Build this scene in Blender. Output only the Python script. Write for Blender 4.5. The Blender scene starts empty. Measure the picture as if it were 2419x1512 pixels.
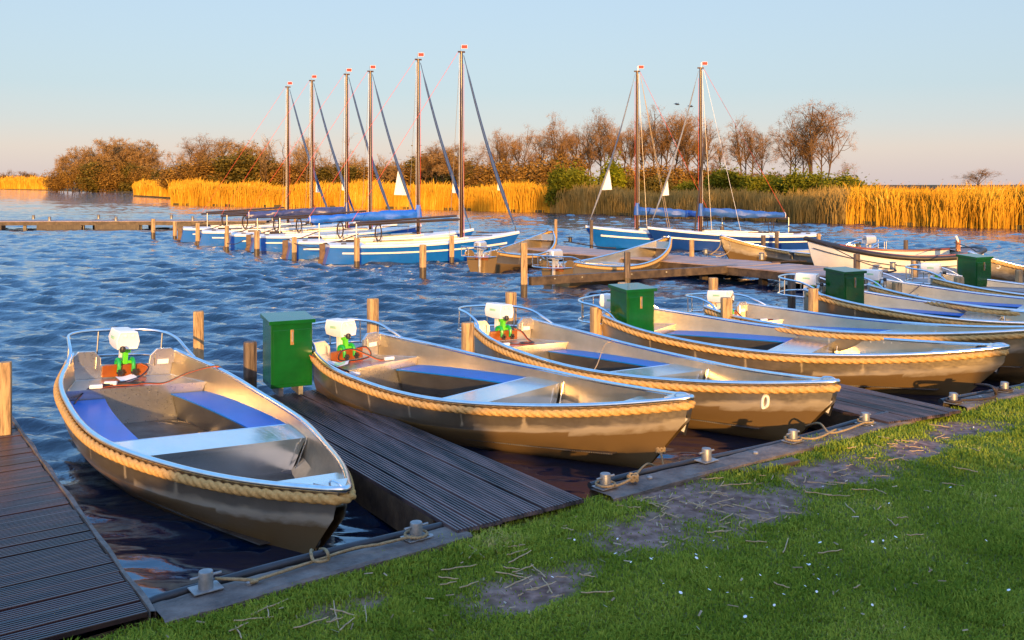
import bpy, math, random
import numpy as np
from mathutils import Vector, Matrix
R = math.radians
random.seed(7)
rng = np.random.default_rng(7)
S = bpy.context.scene
C = S.collection

# ------------------------------------------------------------------ camera
F = 2178.0; HY = 435.6; CX = 1209.5; HC = 2.5      # focal length, horizon, centre (photo measured at 2419 px wide), camera height
cd = bpy.data.cameras.new('camera'); cam = bpy.data.objects.new('camera', cd); C.objects.link(cam)
cam.location = (0, 0, HC); cam.rotation_euler = (R(90), 0, 0)
cd.sensor_width = 36; cd.lens = 36 * F / 2419; cd.shift_y = -(756 - HY) / 2419
cd.clip_start = 0.1; cd.clip_end = 9000
S.camera = cam

# ------------------------------------------------------------------ light
SUN_AZ = R(-7.0)      # light travels 7 degrees left of straight ahead
SUN_EL = R(10.0)
w = bpy.data.worlds.new("World"); S.world = w; w.use_nodes = True
nt = w.node_tree; nt.nodes.clear(); N = nt.nodes.new; LK = nt.links.new
out = N('ShaderNodeOutputWorld'); bg = N('ShaderNodeBackground'); bg.inputs[1].default_value = 1.0
sky = N('ShaderNodeTexSky'); sky.sky_type = 'NISHITA'; sky.sun_disc = False
sky.sun_elevation = SUN_EL; sky.sun_rotation = R(173.0); sky.altitude = 0; sky.air_density = 1.2; sky.dust_density = 1.5; sky.ozone_density = 2.0
tc = N('ShaderNodeTexCoord'); sep = N('ShaderNodeSeparateXYZ'); LK(tc.outputs['Generated'], sep.inputs[0])
rp = N('ShaderNodeValToRGB'); LK(sep.outputs['Z'], rp.inputs[0])
cr = rp.color_ramp
cr.elements[0].position = 0.0; cr.elements[0].color = (.37, .31, .315, 1)
cr.elements[1].position = 1.0; cr.elements[1].color = (.15, .34, .72, 1)
for p, c in ((.037, (.375, .325, .315)), (.065, (.300, .318, .350)), (.10, (.252, .310, .366)), (.196, (.245, .315, .395)), (.30, (.19, .42, .74)), (.50, (.16, .41, .86))):
    e = cr.elements.new(p); e.color = (*c, 1)
sc1 = N('ShaderNodeVectorMath'); sc1.operation = 'SCALE'; sc1.inputs['Scale'].default_value = 0.03; LK(sky.outputs[0], sc1.inputs[0])
sc2 = N('ShaderNodeVectorMath'); sc2.operation = 'SCALE'; sc2.inputs['Scale'].default_value = 1.0; LK(rp.outputs[0], sc2.inputs[0])
ad = N('ShaderNodeVectorMath'); ad.operation = 'ADD'; LK(sc1.outputs[0], ad.inputs[0]); LK(sc2.outputs[0], ad.inputs[1])
# the bright warm evening sky round the low sun (behind the camera)
dt = N('ShaderNodeVectorMath'); dt.operation = 'DOT_PRODUCT'; LK(tc.outputs['Generated'], dt.inputs[0]); dt.inputs[1].default_value = (-math.sin(SUN_AZ) * math.cos(SUN_EL), -math.cos(SUN_AZ) * math.cos(SUN_EL), math.sin(SUN_EL))
mxm = N('ShaderNodeMath'); mxm.operation = 'MAXIMUM'; mxm.inputs[1].default_value = 0; LK(dt.outputs['Value'], mxm.inputs[0])
pw = N('ShaderNodeMath'); pw.operation = 'POWER'; pw.inputs[1].default_value = 3.5; LK(mxm.outputs[0], pw.inputs[0])
gl = N('ShaderNodeVectorMath'); gl.operation = 'SCALE'; gl.inputs[0].default_value = (1.05, .60, .24); LK(pw.outputs[0], gl.inputs['Scale'])
ad3 = N('ShaderNodeVectorMath'); ad3.operation = 'ADD'; LK(ad.outputs[0], ad3.inputs[0]); LK(gl.outputs[0], ad3.inputs[1])
LK(ad3.outputs[0], bg.inputs[0]); LK(bg.outputs[0], out.inputs[0])
sd = bpy.data.lights.new('sun', 'SUN'); sd.energy = 5.0; sd.angle = R(0.55); sd.color = (1.0, .54, .165)
sun = bpy.data.objects.new('sun', sd); C.objects.link(sun)
sdir = Vector((math.sin(SUN_AZ) * math.cos(SUN_EL), math.cos(SUN_AZ) * math.cos(SUN_EL), -math.sin(SUN_EL)))
sun.rotation_euler = sdir.to_track_quat('-Z', 'Y').to_euler()
S.view_settings.view_transform = 'Standard'; S.view_settings.look = 'None'; S.view_settings.exposure = 0.75; S.view_settings.gamma = 1
S.render.engine = 'CYCLES'

# ------------------------------------------------------------------ helpers
def G(px, py, z=0.0):
    Y = F * (HC - z) / (py - HY); return Vector(((px - CX) * Y / F, Y, z))
def AT(px, py, Y): return Vector(((px - CX) * Y / F, Y, HC - (py - HY) * Y / F))

def mat(name, c1, c2=None, rough=.6, metal=0., scale=5., bump=0., bscale=20., detail=4., lo=.35, hi=.65, spec=.5, stretch=(1, 1, 1), coat=0., transl=0., rotz=0.):
    m = bpy.data.materials.new(name); m.use_nodes = True; t = m.node_tree; b = t.nodes['Principled BSDF']
    b.inputs['Base Color'].default_value = (*c1, 1); b.inputs['Roughness'].default_value = rough; b.inputs['Metallic'].default_value = metal
    b.inputs['Specular IOR Level'].default_value = spec; b.inputs['Coat Weight'].default_value = coat
    co = t.nodes.new('ShaderNodeTexCoord'); mp = t.nodes.new('ShaderNodeMapping'); mp.inputs['Scale'].default_value = stretch; mp.vector_type = 'TEXTURE' if rotz else 'POINT'
    if rotz: mp.inputs['Rotation'].default_value = (0, 0, rotz); mp.inputs['Scale'].default_value = [1 / q for q in stretch]
    t.links.new(co.outputs['Object'], mp.inputs[0])
    m['mp'] = mp.name
    if c2:
        n = t.nodes.new('ShaderNodeTexNoise'); n.inputs['Scale'].default_value = scale; n.inputs['Detail'].default_value = detail; n.inputs['Roughness'].default_value = .65
        t.links.new(mp.outputs[0], n.inputs[0])
        r = t.nodes.new('ShaderNodeValToRGB'); r.color_ramp.elements[0].position = lo; r.color_ramp.elements[1].position = hi
        r.color_ramp.elements[0].color = (*c1, 1); r.color_ramp.elements[1].color = (*c2, 1)
        t.links.new(n.outputs[0], r.inputs[0]); t.links.new(r.outputs[0], b.inputs['Base Color'])
    if bump:
        n = t.nodes.new('ShaderNodeTexNoise'); n.inputs['Scale'].default_value = bscale; n.inputs['Detail'].default_value = 3
        t.links.new(mp.outputs[0], n.inputs[0]); bu = t.nodes.new('ShaderNodeBump'); bu.inputs['Strength'].default_value = bump; bu.inputs['Distance'].default_value = .01
        t.links.new(n.outputs[0], bu.inputs['Height']); t.links.new(bu.outputs[0], b.inputs['Normal'])
    return m

def leafmat(name, c1, c2, c3=None, scale=.6, transl=.25):
    m = bpy.data.materials.new(name); m.use_nodes = True; t = m.node_tree; t.nodes.clear(); n = t.nodes.new; l = t.links.new
    o = n('ShaderNodeOutputMaterial'); d = n('ShaderNodeBsdfDiffuse'); tr = n('ShaderNodeBsdfTranslucent'); mx = n('ShaderNodeMixShader'); mx.inputs[0].default_value = transl
    g = n('ShaderNodeNewGeometry'); ns = n('ShaderNodeTexNoise'); ns.inputs['Scale'].default_value = scale; ns.inputs['Detail'].default_value = 5
    l(g.outputs['Position'], ns.inputs[0])
    at = n('ShaderNodeAttribute'); at.attribute_name = 'rnd'
    ma = n('ShaderNodeMath'); ma.operation = 'MULTIPLY_ADD'; ma.inputs[1].default_value = .5; l(at.outputs['Fac'], ma.inputs[0])
    mb = n('ShaderNodeMath'); mb.operation = 'MULTIPLY_ADD'; mb.inputs[1].default_value = 1.6; mb.inputs[2].default_value = -.55; l(ns.outputs[0], mb.inputs[0])
    l(mb.outputs[0], ma.inputs[2])
    r = n('ShaderNodeValToRGB'); r.color_ramp.elements[0].color = (*c1, 1); r.color_ramp.elements[1].color = (*c2, 1); r.color_ramp.elements[0].position = .15; r.color_ramp.elements[1].position = .75
    if c3: e = r.color_ramp.elements.new(1.0); e.color = (*c3, 1)
    l(ma.outputs[0], r.inputs[0]); l(r.outputs[0], d.inputs[0]); l(r.outputs[0], tr.inputs[0]); l(d.outputs[0], mx.inputs[1]); l(tr.outputs[0], mx.inputs[2]); l(mx.outputs[0], o.inputs[0])
    return m

class MB:
    """collects shapes that become ONE mesh object"""
    def __init__(s): s.v = []; s.f = []
    def add(s, v, f):
        o = len(s.v); s.v += [tuple(x) for x in v]; s.f += [tuple(i + o for i in q) for q in f]; return s
    def box(s, c, d, rz=0., taper=1., rot=None):
        x, y, z = d[0] / 2, d[1] / 2, d[2] / 2
        v = [Vector((sx * x * (taper if sz > 0 else 1), sy * y * (taper if sz > 0 else 1), sz * z)) for sz in (-1, 1) for sy in (-1, 1) for sx in (-1, 1)]
        m = Matrix.Rotation(rz, 3, 'Z') if rot is None else rot
        v = [m @ q + Vector(c) for q in v]
        return s.add(v, [(0, 2, 3, 1), (4, 5, 7, 6), (0, 1, 5, 4), (2, 6, 7, 3), (0, 4, 6, 2), (1, 3, 7, 5)])
    def tube(s, pts, r, n=8, closed=False, rf=None, caps=True):
        pts = [Vector(p) for p in pts]; m = len(pts); rs = r if hasattr(r, '__len__') else [r] * m
        v = []; t0 = None; u = None; acc = 0
        for i, p in enumerate(pts):
            a = pts[(i - 1) % m] if (closed or i > 0) else p; b = pts[(i + 1) % m] if (closed or i < m - 1) else p
            t = (b - a).normalized()
            if u is None: u = t.orthogonal().normalized()
            else:
                u = (u - t * u.dot(t)); u = u.normalized() if u.length > 1e-6 else t.orthogonal().normalized()
                acc += (p - pts[i - 1]).length
            w_ = t.cross(u)
            for k in range(n):
                th = 2 * math.pi * k / n; rr = rs[i] * (rf(th, acc) if rf else 1)
                v.append(p + (u * math.cos(th) + w_ * math.sin(th)) * rr)
        f = []
        for i in range(m if closed else m - 1):
            j = (i + 1) % m
            for k in range(n): f.append((i * n + k, i * n + (k + 1) % n, j * n + (k + 1) % n, j * n + k))
        if caps and not closed: f.append(tuple(range(n - 1, -1, -1))); f.append(tuple((m - 1) * n + k for k in range(n)))
        return s.add(v, f)
    def grid(s, rows):
        o = len(s.v); m = len(rows[0])
        for r_ in rows: s.v += [tuple(p) for p in r_]
        for i in range(len(rows) - 1):
            for k in range(m - 1): s.f.append((o + i * m + k, o + i * m + k + 1, o + (i + 1) * m + k + 1, o + (i + 1) * m + k))
        return s
    def prism(s, poly, z0, z1):
        n = len(poly); v = [(p[0], p[1], z0) for p in poly] + [(p[0], p[1], z1) for p in poly]
        f = [tuple(range(n - 1, -1, -1)), tuple(range(n, 2 * n))] + [(i, (i + 1) % n, n + (i + 1) % n, n + i) for i in range(n)]
        return s.add(v, f)
    def lathe(s, prof, n=16, c=(0, 0, 0)):
        v = [(c[0] + r * math.cos(2 * math.pi * k / n), c[1] + r * math.sin(2 * math.pi * k / n), c[2] + z) for r, z in prof for k in range(n)]
        f = [(i * n + k, i * n + (k + 1) % n, (i + 1) * n + (k + 1) % n, (i + 1) * n + k) for i in range(len(prof) - 1) for k in range(n)]
        f += [tuple(range(n - 1, -1, -1)), tuple((len(prof) - 1) * n + k for k in range(n))]
        return s.add(v, f)
    def build(s, name, m, parent=None, smooth=False, bevel=0., ang=40, label=None, kind=None):
        me = bpy.data.meshes.new(name); me.from_pydata(s.v, [], s.f); me.update()
        o = bpy.data.objects.new(name, me); C.objects.link(o); o.parent = parent
        me.materials.append(m)
        if smooth:
            me.polygons.foreach_set('use_smooth', [True] * len(me.polygons))
            try: me.set_sharp_from_angle(angle=R(ang))
            except Exception: pass
        if bevel:
            b = o.modifiers.new('bevel', 'BEVEL'); b.width = bevel; b.segments = 2; b.limit_method = 'ANGLE'; b.angle_limit = R(40)
        if label: o['label'] = label
        if kind: o['kind'] = kind
        return o

def tag(o, label, cat, group=None, kind=None):
    o['label'] = label; o['category'] = cat
    if group: o['group'] = group
    if kind: o['kind'] = kind
    return o
def thing(name, label, cat, loc=(0, 0, 0), rz=0., group=None):
    o = bpy.data.objects.new(name, None); C.objects.link(o); o.empty_display_size = .1
    o.location = loc; o.rotation_euler = (0, 0, rz); return tag(o, label, cat, group)
CH = {}
def kids(o): return [c for c in C.objects if c.parent == o]
def copy_tree(o, parent=None, tree=None):
    c = o.copy(); C.objects.link(c); c.parent = parent
    for ch in (tree or TREE)(o): copy_tree(ch, c, tree)
    return c
_cache = {}
def TREE(o):
    k = o.name
    if k not in _cache: _cache[k] = kids(o)
    return _cache[k]
def bulk(name, V, Fc, m, rnd=None, smooth=False, parent=None):
    """numpy arrays V (n,3), Fc (k,3 or 4) -> mesh; rnd per vertex attribute"""
    me = bpy.data.meshes.new(name); nv = len(V); nf = len(Fc); q = Fc.shape[1]
    me.vertices.add(nv); me.vertices.foreach_set('co', np.ascontiguousarray(V, dtype=np.float32).ravel())
    me.loops.add(nf * q); me.loops.foreach_set('vertex_index', np.ascontiguousarray(Fc, dtype=np.int32).ravel())
    me.polygons.add(nf); me.polygons.foreach_set('loop_start', np.arange(0, nf * q, q, dtype=np.int32)); 
    try: me.polygons.foreach_set('loop_total', np.full(nf, q, dtype=np.int32))
    except Exception: pass
    if smooth: me.polygons.foreach_set('use_smooth', np.ones(nf, dtype=bool))
    if rnd is not None:
        a = me.attributes.new('rnd', 'FLOAT', 'POINT'); a.data.foreach_set('value', np.ascontiguousarray(rnd, dtype=np.float32))
    me.update(calc_edges=True); me.materials.append(m)
    o = bpy.data.objects.new(name, me); C.objects.link(o); o.parent = parent
    return o
ORD = ['first', 'second', 'third', 'fourth', 'fifth', 'sixth', 'seventh', 'eighth', 'ninth', 'tenth', 'eleventh', 'twelfth', 'thirteenth', 'fourteenth', 'fifteenth', 'sixteenth', 'seventeenth', 'eighteenth', 'nineteenth', 'twentieth', 'twenty-first', 'twenty-second', 'twenty-third', 'twenty-fourth', 'twenty-fifth', 'twenty-sixth', 'twenty-seventh', 'twenty-eighth', 'twenty-ninth', 'thirtieth', 'thirty-first', 'thirty-second', 'thirty-third', 'thirty-fourth', 'thirty-fifth', 'thirty-sixth', 'thirty-seventh', 'thirty-eighth', 'thirty-ninth', 'fortieth'] + ['forty-' + q for q in ('first', 'second', 'third', 'fourth', 'fifth', 'sixth', 'seventh', 'eighth')]

# ------------------------------------------------------------------ materials
def alumat(name, base, base2, rough, patch=False):
    m = mat(name, base, base2, rough=rough, metal=.92, scale=2.5, lo=.3, hi=.7)
    t = m.node_tree; b = t.nodes['Principled BSDF']; n = t.nodes.new; l = t.links.new
    co0 = n('ShaderNodeTexCoord'); oi = n('ShaderNodeObjectInfo'); ml = n('ShaderNodeMath'); ml.operation = 'MULTIPLY'; ml.inputs[1].default_value = 37.; l(oi.outputs['Random'], ml.inputs[0]); co_ = n('ShaderNodeVectorMath'); co_.operation = 'ADD'; l(co0.outputs['Object'], co_.inputs[0]); l(ml.outputs[0], co_.inputs[1])
    class co: outputs = {'Object': co_.outputs[0]}
    # fine scratches and patchy roughness
    mp = n('ShaderNodeMapping'); mp.inputs['Scale'].default_value = (2, 14, 14); l(co.outputs['Object'], mp.inputs[0])
    ns = n('ShaderNodeTexNoise'); ns.inputs['Scale'].default_value = 4; ns.inputs['Detail'].default_value = 6; l(mp.outputs[0], ns.inputs[0])
    mr = n('ShaderNodeMapRange'); mr.inputs[1].default_value = .3; mr.inputs[2].default_value = .7; mr.inputs[3].default_value = rough - .04; mr.inputs[4].default_value = rough + .07
    l(ns.outputs[0], mr.inputs[0]); l(mr.outputs[0], b.inputs['Roughness'])
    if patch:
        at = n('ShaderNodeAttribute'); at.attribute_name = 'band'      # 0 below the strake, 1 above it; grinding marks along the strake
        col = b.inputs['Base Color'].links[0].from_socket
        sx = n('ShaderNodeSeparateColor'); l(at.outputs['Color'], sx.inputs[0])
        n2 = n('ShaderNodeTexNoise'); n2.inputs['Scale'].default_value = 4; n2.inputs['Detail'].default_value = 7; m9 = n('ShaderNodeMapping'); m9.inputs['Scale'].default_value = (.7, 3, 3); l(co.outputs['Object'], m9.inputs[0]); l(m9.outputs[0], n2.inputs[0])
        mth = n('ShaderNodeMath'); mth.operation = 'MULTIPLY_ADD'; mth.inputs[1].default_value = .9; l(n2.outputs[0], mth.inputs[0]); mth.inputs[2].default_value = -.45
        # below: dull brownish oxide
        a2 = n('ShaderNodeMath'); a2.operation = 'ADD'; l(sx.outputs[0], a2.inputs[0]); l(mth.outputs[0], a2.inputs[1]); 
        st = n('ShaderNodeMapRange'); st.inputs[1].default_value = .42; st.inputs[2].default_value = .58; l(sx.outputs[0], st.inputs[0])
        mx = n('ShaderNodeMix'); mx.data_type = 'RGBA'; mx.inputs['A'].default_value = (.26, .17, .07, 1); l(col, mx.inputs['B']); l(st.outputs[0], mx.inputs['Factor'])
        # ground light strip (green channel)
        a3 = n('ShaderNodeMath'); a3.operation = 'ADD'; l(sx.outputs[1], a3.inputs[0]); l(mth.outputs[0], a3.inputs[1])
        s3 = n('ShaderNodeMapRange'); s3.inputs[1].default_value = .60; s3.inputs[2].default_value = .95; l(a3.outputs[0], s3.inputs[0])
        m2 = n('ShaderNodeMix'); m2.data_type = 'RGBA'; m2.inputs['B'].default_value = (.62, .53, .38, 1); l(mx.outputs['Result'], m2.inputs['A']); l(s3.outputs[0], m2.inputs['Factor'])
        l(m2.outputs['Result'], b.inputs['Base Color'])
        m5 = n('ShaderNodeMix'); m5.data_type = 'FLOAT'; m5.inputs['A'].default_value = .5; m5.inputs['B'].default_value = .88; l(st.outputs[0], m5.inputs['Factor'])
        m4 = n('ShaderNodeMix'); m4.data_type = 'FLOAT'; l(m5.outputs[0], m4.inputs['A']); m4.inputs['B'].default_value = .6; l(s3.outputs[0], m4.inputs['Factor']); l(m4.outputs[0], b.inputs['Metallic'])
    return m
M = {}
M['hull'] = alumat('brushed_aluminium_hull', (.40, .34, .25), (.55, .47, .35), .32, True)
M['alu'] = alumat('brushed_aluminium', (.56, .55, .53), (.68, .67, .65), .30)
M['tube'] = mat('polished_tube', (.78, .78, .78), (.66, .66, .67), rough=.22, metal=1, scale=8)
M['seat'] = alumat('smooth_aluminium_seat', (.74, .75, .76), (.80, .81, .82), .2)
M['blue'] = mat('blue_bench_paint', (.000, .13, .50), (.001, .15, .56), rough=.28, scale=3, coat=0., spec=.12)
M['rope'] = mat('manila_rope', (.44, .26, .09), (.58, .37, .14), rough=.85, scale=40, bump=.5, bscale=180, spec=.1)
M['thinrope'] = mat('mooring_rope', (.22, .165, .09), (.36, .27, .15), rough=.9, scale=60, bump=.4, bscale=250, spec=.1)
M['darkrope'] = mat('dark_rope', (.02, .016, .016), (.05, .035, .03), rough=.8, scale=60)
M['orange'] = mat('orange_board', (.30, .085, .010), (.22, .055, .006), rough=.35, scale=6)
M['cowl'] = mat('white_cowling', (.80, .80, .78), (.74, .74, .72), rough=.28, scale=3)
M['silver'] = mat('silver_cowling', (.55, .57, .6), (.62, .64, .66), rough=.3, metal=.5, scale=3)
M['green'] = mat('green_enamel', (.01, .30, .05), (.012, .36, .06), rough=.3, scale=5)
M['lime'] = mat('lime_enamel', (.09, .52, .015), (.10, .58, .02), rough=.35, scale=5)
M['black'] = mat('black_plastic', (.012, .012, .013), (.03, .03, .03), rough=.45, scale=9)
M['ocable'] = mat('orange_cable', (.55, .10, .02), (.45, .07, .015), rough=.5, scale=9)
M['boxg'] = mat('green_box_paint', (.0006, .062, .009), (.001, .082, .012), rough=.24, scale=2.5, lo=.4, hi=.6, coat=.25)
M['brass'] = mat('brass_handle', (.45, .25, .10), (.55, .34, .16), rough=.35, metal=.8, scale=20)
M['paper'] = mat('paper', (.72, .72, .74), (.66, .67, .72), rough=.7, scale=9)
M['print'] = mat('green_print', (.25, .55, .30), (.45, .68, .48), rough=.7, scale=30)
M['galv'] = mat('galvanised_steel', (.20, .21, .215), (.33, .335, .33), rough=.5, metal=.6, scale=14, bump=.1, bscale=40)
M['white'] = mat('white_paint', (.80, .80, .79), (.74, .74, .72), rough=.4, scale=8)
M['piper'] = mat('black_hose', (.018, .02, .024), (.035, .035, .04), rough=.45, scale=5)
def woodmat(name, a, b_, rough=.7, stretch=(1, 1, 1), scale=6, bump=.5, bs=14, lo=.35, hi=.65, spec=.4, rotz=0.):
    return mat(name, a, b_, rough=rough, scale=scale, stretch=stretch, bump=bump, bscale=bs, lo=lo, hi=hi, detail=8, spec=spec, rotz=rotz)
M['pile'] = woodmat('weathered_pile', (.13, .085, .045), (.44, .30, .15), stretch=(9, 9, 1), scale=3, bump=1., bs=6, lo=.34, hi=.56)
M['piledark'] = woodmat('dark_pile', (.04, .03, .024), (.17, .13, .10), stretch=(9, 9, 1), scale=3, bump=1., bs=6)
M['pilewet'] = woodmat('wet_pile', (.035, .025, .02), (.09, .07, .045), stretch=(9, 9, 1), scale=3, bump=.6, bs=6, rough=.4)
M['deckdark'] = woodmat('dark_red_hardwood', (.006, .006, .010), (.060, .026, .028), stretch=(.4, 5, 1), scale=2.2, rough=.34, bump=.3, bs=5, spec=.8, lo=.36, hi=.68, rotz=R(36))
M['deckgrey'] = woodmat('weathered_decking', (.008, .009, .014), (.17, .115, .115), stretch=(.35, 4.5, 1), scale=2.2, rough=.45, bump=.35, bs=5, spec=.6, lo=.40, hi=.68, rotz=R(118))
M['pierdeck'] = woodmat('pier_planks', (.26, .19, .17), (.36, .28, .25), scale=2, rough=.6, bump=.4, bs=20)
M['beam'] = woodmat('dark_beam', (.035, .026, .02), (.11, .08, .05), scale=4, rough=.55, bump=.6, bs=16)
M['curb'] = woodmat('weathered_curb', (.065, .055, .05), (.17, .145, .125), stretch=(2, 2, 8), scale=3, bump=1., bs=14)
M['reedstalk'] = mat('dry_stalk', (.30, .21, .11), (.46, .35, .21), rough=.8, scale=30)

# ------------------------------------------------------------------ shore geometry
LA = Vector((-1.91, 4.84)); LD = Vector((.80, .60)).normalized()       # water side edge of the curb: a point and its direction
LN = Vector((-LD.y, LD.x))                                             # points out over the water
def shore(px, py, z=.30): g = G(px, py, z); return Vector((g.x, g.y))
S_PTS = [Vector((-9.0, -.5)), Vector((-2.72, 4.14)), shore(350, 1425), shore(1062, 1236), shore(1385, 1150), shore(1860, 1026), shore(2110, 975), shore(2235, 945), shore(2400, 900), Vector((9.5, 12.7)), Vector((20, 19.0))]
def sdist(x, y):
    """signed distance to the shoreline, positive over water (numpy)"""
    best = np.full(x.shape, 1e9); sg = np.ones(x.shape)
    for a, b in zip(S_PTS[:-1], S_PTS[1:]):
        d = b - a; L2 = d.length_squared; t = np.clip(((x - a.x) * d.x + (y - a.y) * d.y) / L2, 0, 1)
        qx = x - (a.x + t * d.x); qy = y - (a.y + t * d.y); q = np.hypot(qx, qy); c = d.x * qy - d.y * qx
        m_ = q < best; best = np.where(m_, q, best); sg = np.where(m_, np.sign(c), sg)
    return best * sg

# ------------------------------------------------------------------ water
nW = 80; wl = np.exp(rng.uniform(np.log(.15), np.log(1.3), nW)); wa = rng.normal(R(80), R(17), nW); wp = rng.uniform(0, 6.283, nW); wamp = .0100 * wl ** .78
def wave(x, y, sp):
    h = np.zeros_like(x)
    for i in range(nW):
        k = 2 * math.pi / wl[i]; fw = np.clip(wl[i] / (2.2 * sp) - .6, 0, 1)
        ph = k * (x * math.cos(wa[i]) + y * math.sin(wa[i])) + wp[i] + .6 * np.sin(.5 * x + i) + .5 * np.sin(.37 * y + 2 * i)
        s_ = .5 + .5 * np.sin(ph)
        h += wamp[i] * fw * (2.5 * s_ ** 2.6 - .78)
    gust = .72 + .32 * np.sin(.21 * x + .8 * np.sin(.13 * y)) * np.sin(.17 * y + 1 + .5 * np.sin(.2 * x))
    return h * gust
nr, ncol = 1050, 560
Yr = np.concatenate([2.2 * np.exp(np.linspace(0, math.log(260 / 2.2), nr - 14)), np.geomspace(290, 5000, 14)])
u = np.linspace(-1, 1, ncol); YY, UU = np.meshgrid(Yr, u, indexing='ij'); XX = UU * (.74 * YY + 2.5)
sp = np.maximum(YY * .0046, .012)
hh = wave(XX, YY, sp)
dd = sdist(XX, YY); damp = np.clip((dd - .3) / 5.5, 0, 1) ** 1.2 * .90 + .10
hh = hh * damp * np.clip(1.3 - YY / 420, 0, 1)
V = np.stack([XX, YY, hh], -1).reshape(-1, 3); idx = np.arange(nr * ncol).reshape(nr, ncol)
Fc = np.stack([idx[:-1, :-1], idx[:-1, 1:], idx[1:, 1:], idx[1:, :-1]], -1).reshape(-1, 4)
wm = bpy.data.materials.new('lake_water'); wm.use_nodes = True; t = wm.node_tree; b = t.nodes['Principled BSDF']
b.inputs['Base Color'].default_value = (.0008, .009, .032, 1); b.inputs['Roughness'].default_value = .06; b.inputs['IOR'].default_value = 1.33; b.inputs['Specular IOR Level'].default_value = 1.0; b.inputs['Coat Weight'].default_value = .55; b.inputs['Coat Roughness'].default_value = .05
g_ = t.nodes.new('ShaderNodeNewGeometry'); mp = t.nodes.new('ShaderNodeMapping'); mp.inputs['Scale'].default_value = (1, 1.7, 1); t.links.new(g_.outputs['Position'], mp.inputs[0])
n1 = t.nodes.new('ShaderNodeTexNoise'); n1.inputs['Scale'].default_value = 7.5; n1.inputs['Detail'].default_value = 5; n1.inputs['Distortion'].default_value = .4; t.links.new(mp.outputs[0], n1.inputs[0])
n2 = t.nodes.new('ShaderNodeTexNoise'); n2.inputs['Scale'].default_value = 1.1; n2.inputs['Detail'].default_value = 4; t.links.new(mp.outputs[0], n2.inputs[0])
ad2 = t.nodes.new('ShaderNodeMath'); ad2.operation = 'MULTIPLY_ADD'; ad2.inputs[1].default_value = 1.5; t.links.new(n2.outputs[0], ad2.inputs[0]); t.links.new(n1.outputs[0], ad2.inputs[2])
at = t.nodes.new('ShaderNodeAttribute'); at.attribute_name = 'rnd'
bu = t.nodes.new('ShaderNodeBump'); bu.inputs['Distance'].default_value = .05; t.links.new(at.outputs['Fac'], bu.inputs['Strength']); t.links.new(ad2.outputs[0], bu.inputs['Height']); t.links.new(bu.outputs[0], b.inputs['Normal'])
water = bulk('lake_water', V, Fc, wm, rnd=(np.clip(.48 + YY / 110, .45, .9) * damp).ravel(), smooth=True)
tag(water, 'choppy dark blue lake water around the boats', 'water', kind='structure')

# ------------------------------------------------------------------ grass bank
gm = mat('turf_soil', (.030, .035, .010), (.075, .062, .040), rough=.95, scale=1.2, bump=1., bscale=60, lo=.46, hi=.60, spec=.1)
def soil(x, y):
    """0..1 bare soil patches in plan"""
    a = np.zeros_like(x)
    for px, py, rx, ry in ((1690, 1200, 1.05, .42), (1980, 1110, 1.0, .3), (1250, 1385, .55, .2), (1560, 1160, .5, .25), (2280, 1010, .7, .25), (820, 1425, .3, .14), (2150, 1060, .6, .2)):
        p = G(px, py, .28); c_, s_ = .8, .6
        dx = (x - p.x) * c_ + (y - p.y) * s_; dy = -(x - p.x) * s_ + (y - p.y) * c_
        wob = .25 * np.sin(3.1 * x + 5.3 * y) + .2 * np.sin(9.1 * x - 6.3 * y) + .15 * np.sin(17 * x + 13 * y)
        a = np.maximum(a, np.clip((1.35 - (dx / rx) ** 2 - (dy / ry) ** 2 + 1.3 * wob) * .9, 0, 1))
    return a
def gz(x, y): 
    d = -sdist(x, y)
    return .268 + .012 * np.sin(2.1 * x + 1.3 * y) * np.sin(1.7 * y - .9 * x) + .006 * np.sin(7 * x) * np.sin(6 * y) - .012 * soil(x, y) - .25 * np.clip(.1 - d, 0, .1) / .1
gx = np.linspace(-14, 30, 420); gy = np.linspace(-6, 30, 340); GX, GY = np.meshgrid(gx, gy, indexing='ij'); D = sdist(GX, GY)
idx = np.arange(GX.size).reshape(GX.shape)
V = np.stack([GX, GY, gz(GX, GY)], -1).reshape(-1, 3)
Fc = np.stack([idx[:-1, :-1], idx[1:, :-1], idx[1:, 1:], idx[:-1, 1:]], -1)
keep = (D[:-1, :-1] < -.08) & (D[1:, 1:] < -.08) & (D[1:, :-1] < -.08) & (D[:-1, 1:] < -.08)
Fc = Fc[keep]
gm2 = bpy.data.materials.new('turf_ground'); gm2.use_nodes = True; t = gm2.node_tree; b = t.nodes['Principled BSDF']; b.inputs['Roughness'].default_value = .95; b.inputs['Specular IOR Level'].default_value = .1
at = t.nodes.new('ShaderNodeAttribute'); at.attribute_name = 'rnd'; g_ = t.nodes.new('ShaderNodeNewGeometry')
na = t.nodes.new('ShaderNodeTexNoise'); na.inputs['Scale'].default_value = 14; na.inputs['Detail'].default_value = 8; t.links.new(g_.outputs['Position'], na.inputs[0])
r1 = t.nodes.new('ShaderNodeValToRGB'); r1.color_ramp.elements[0].color = (.10, .14, .025, 1); r1.color_ramp.elements[1].color = (.15, .14, .05, 1); t.links.new(na.outputs[0], r1.inputs[0])
r2 = t.nodes.new('ShaderNodeValToRGB'); r2.color_ramp.elements[0].color = (.12, .073, .058, 1); r2.color_ramp.elements[1].color = (.28, .185, .155, 1); r2.color_ramp.elements[0].position = .35; r2.color_ramp.elements[1].position = .65; t.links.new(na.outputs[0], r2.inputs[0])
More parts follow.
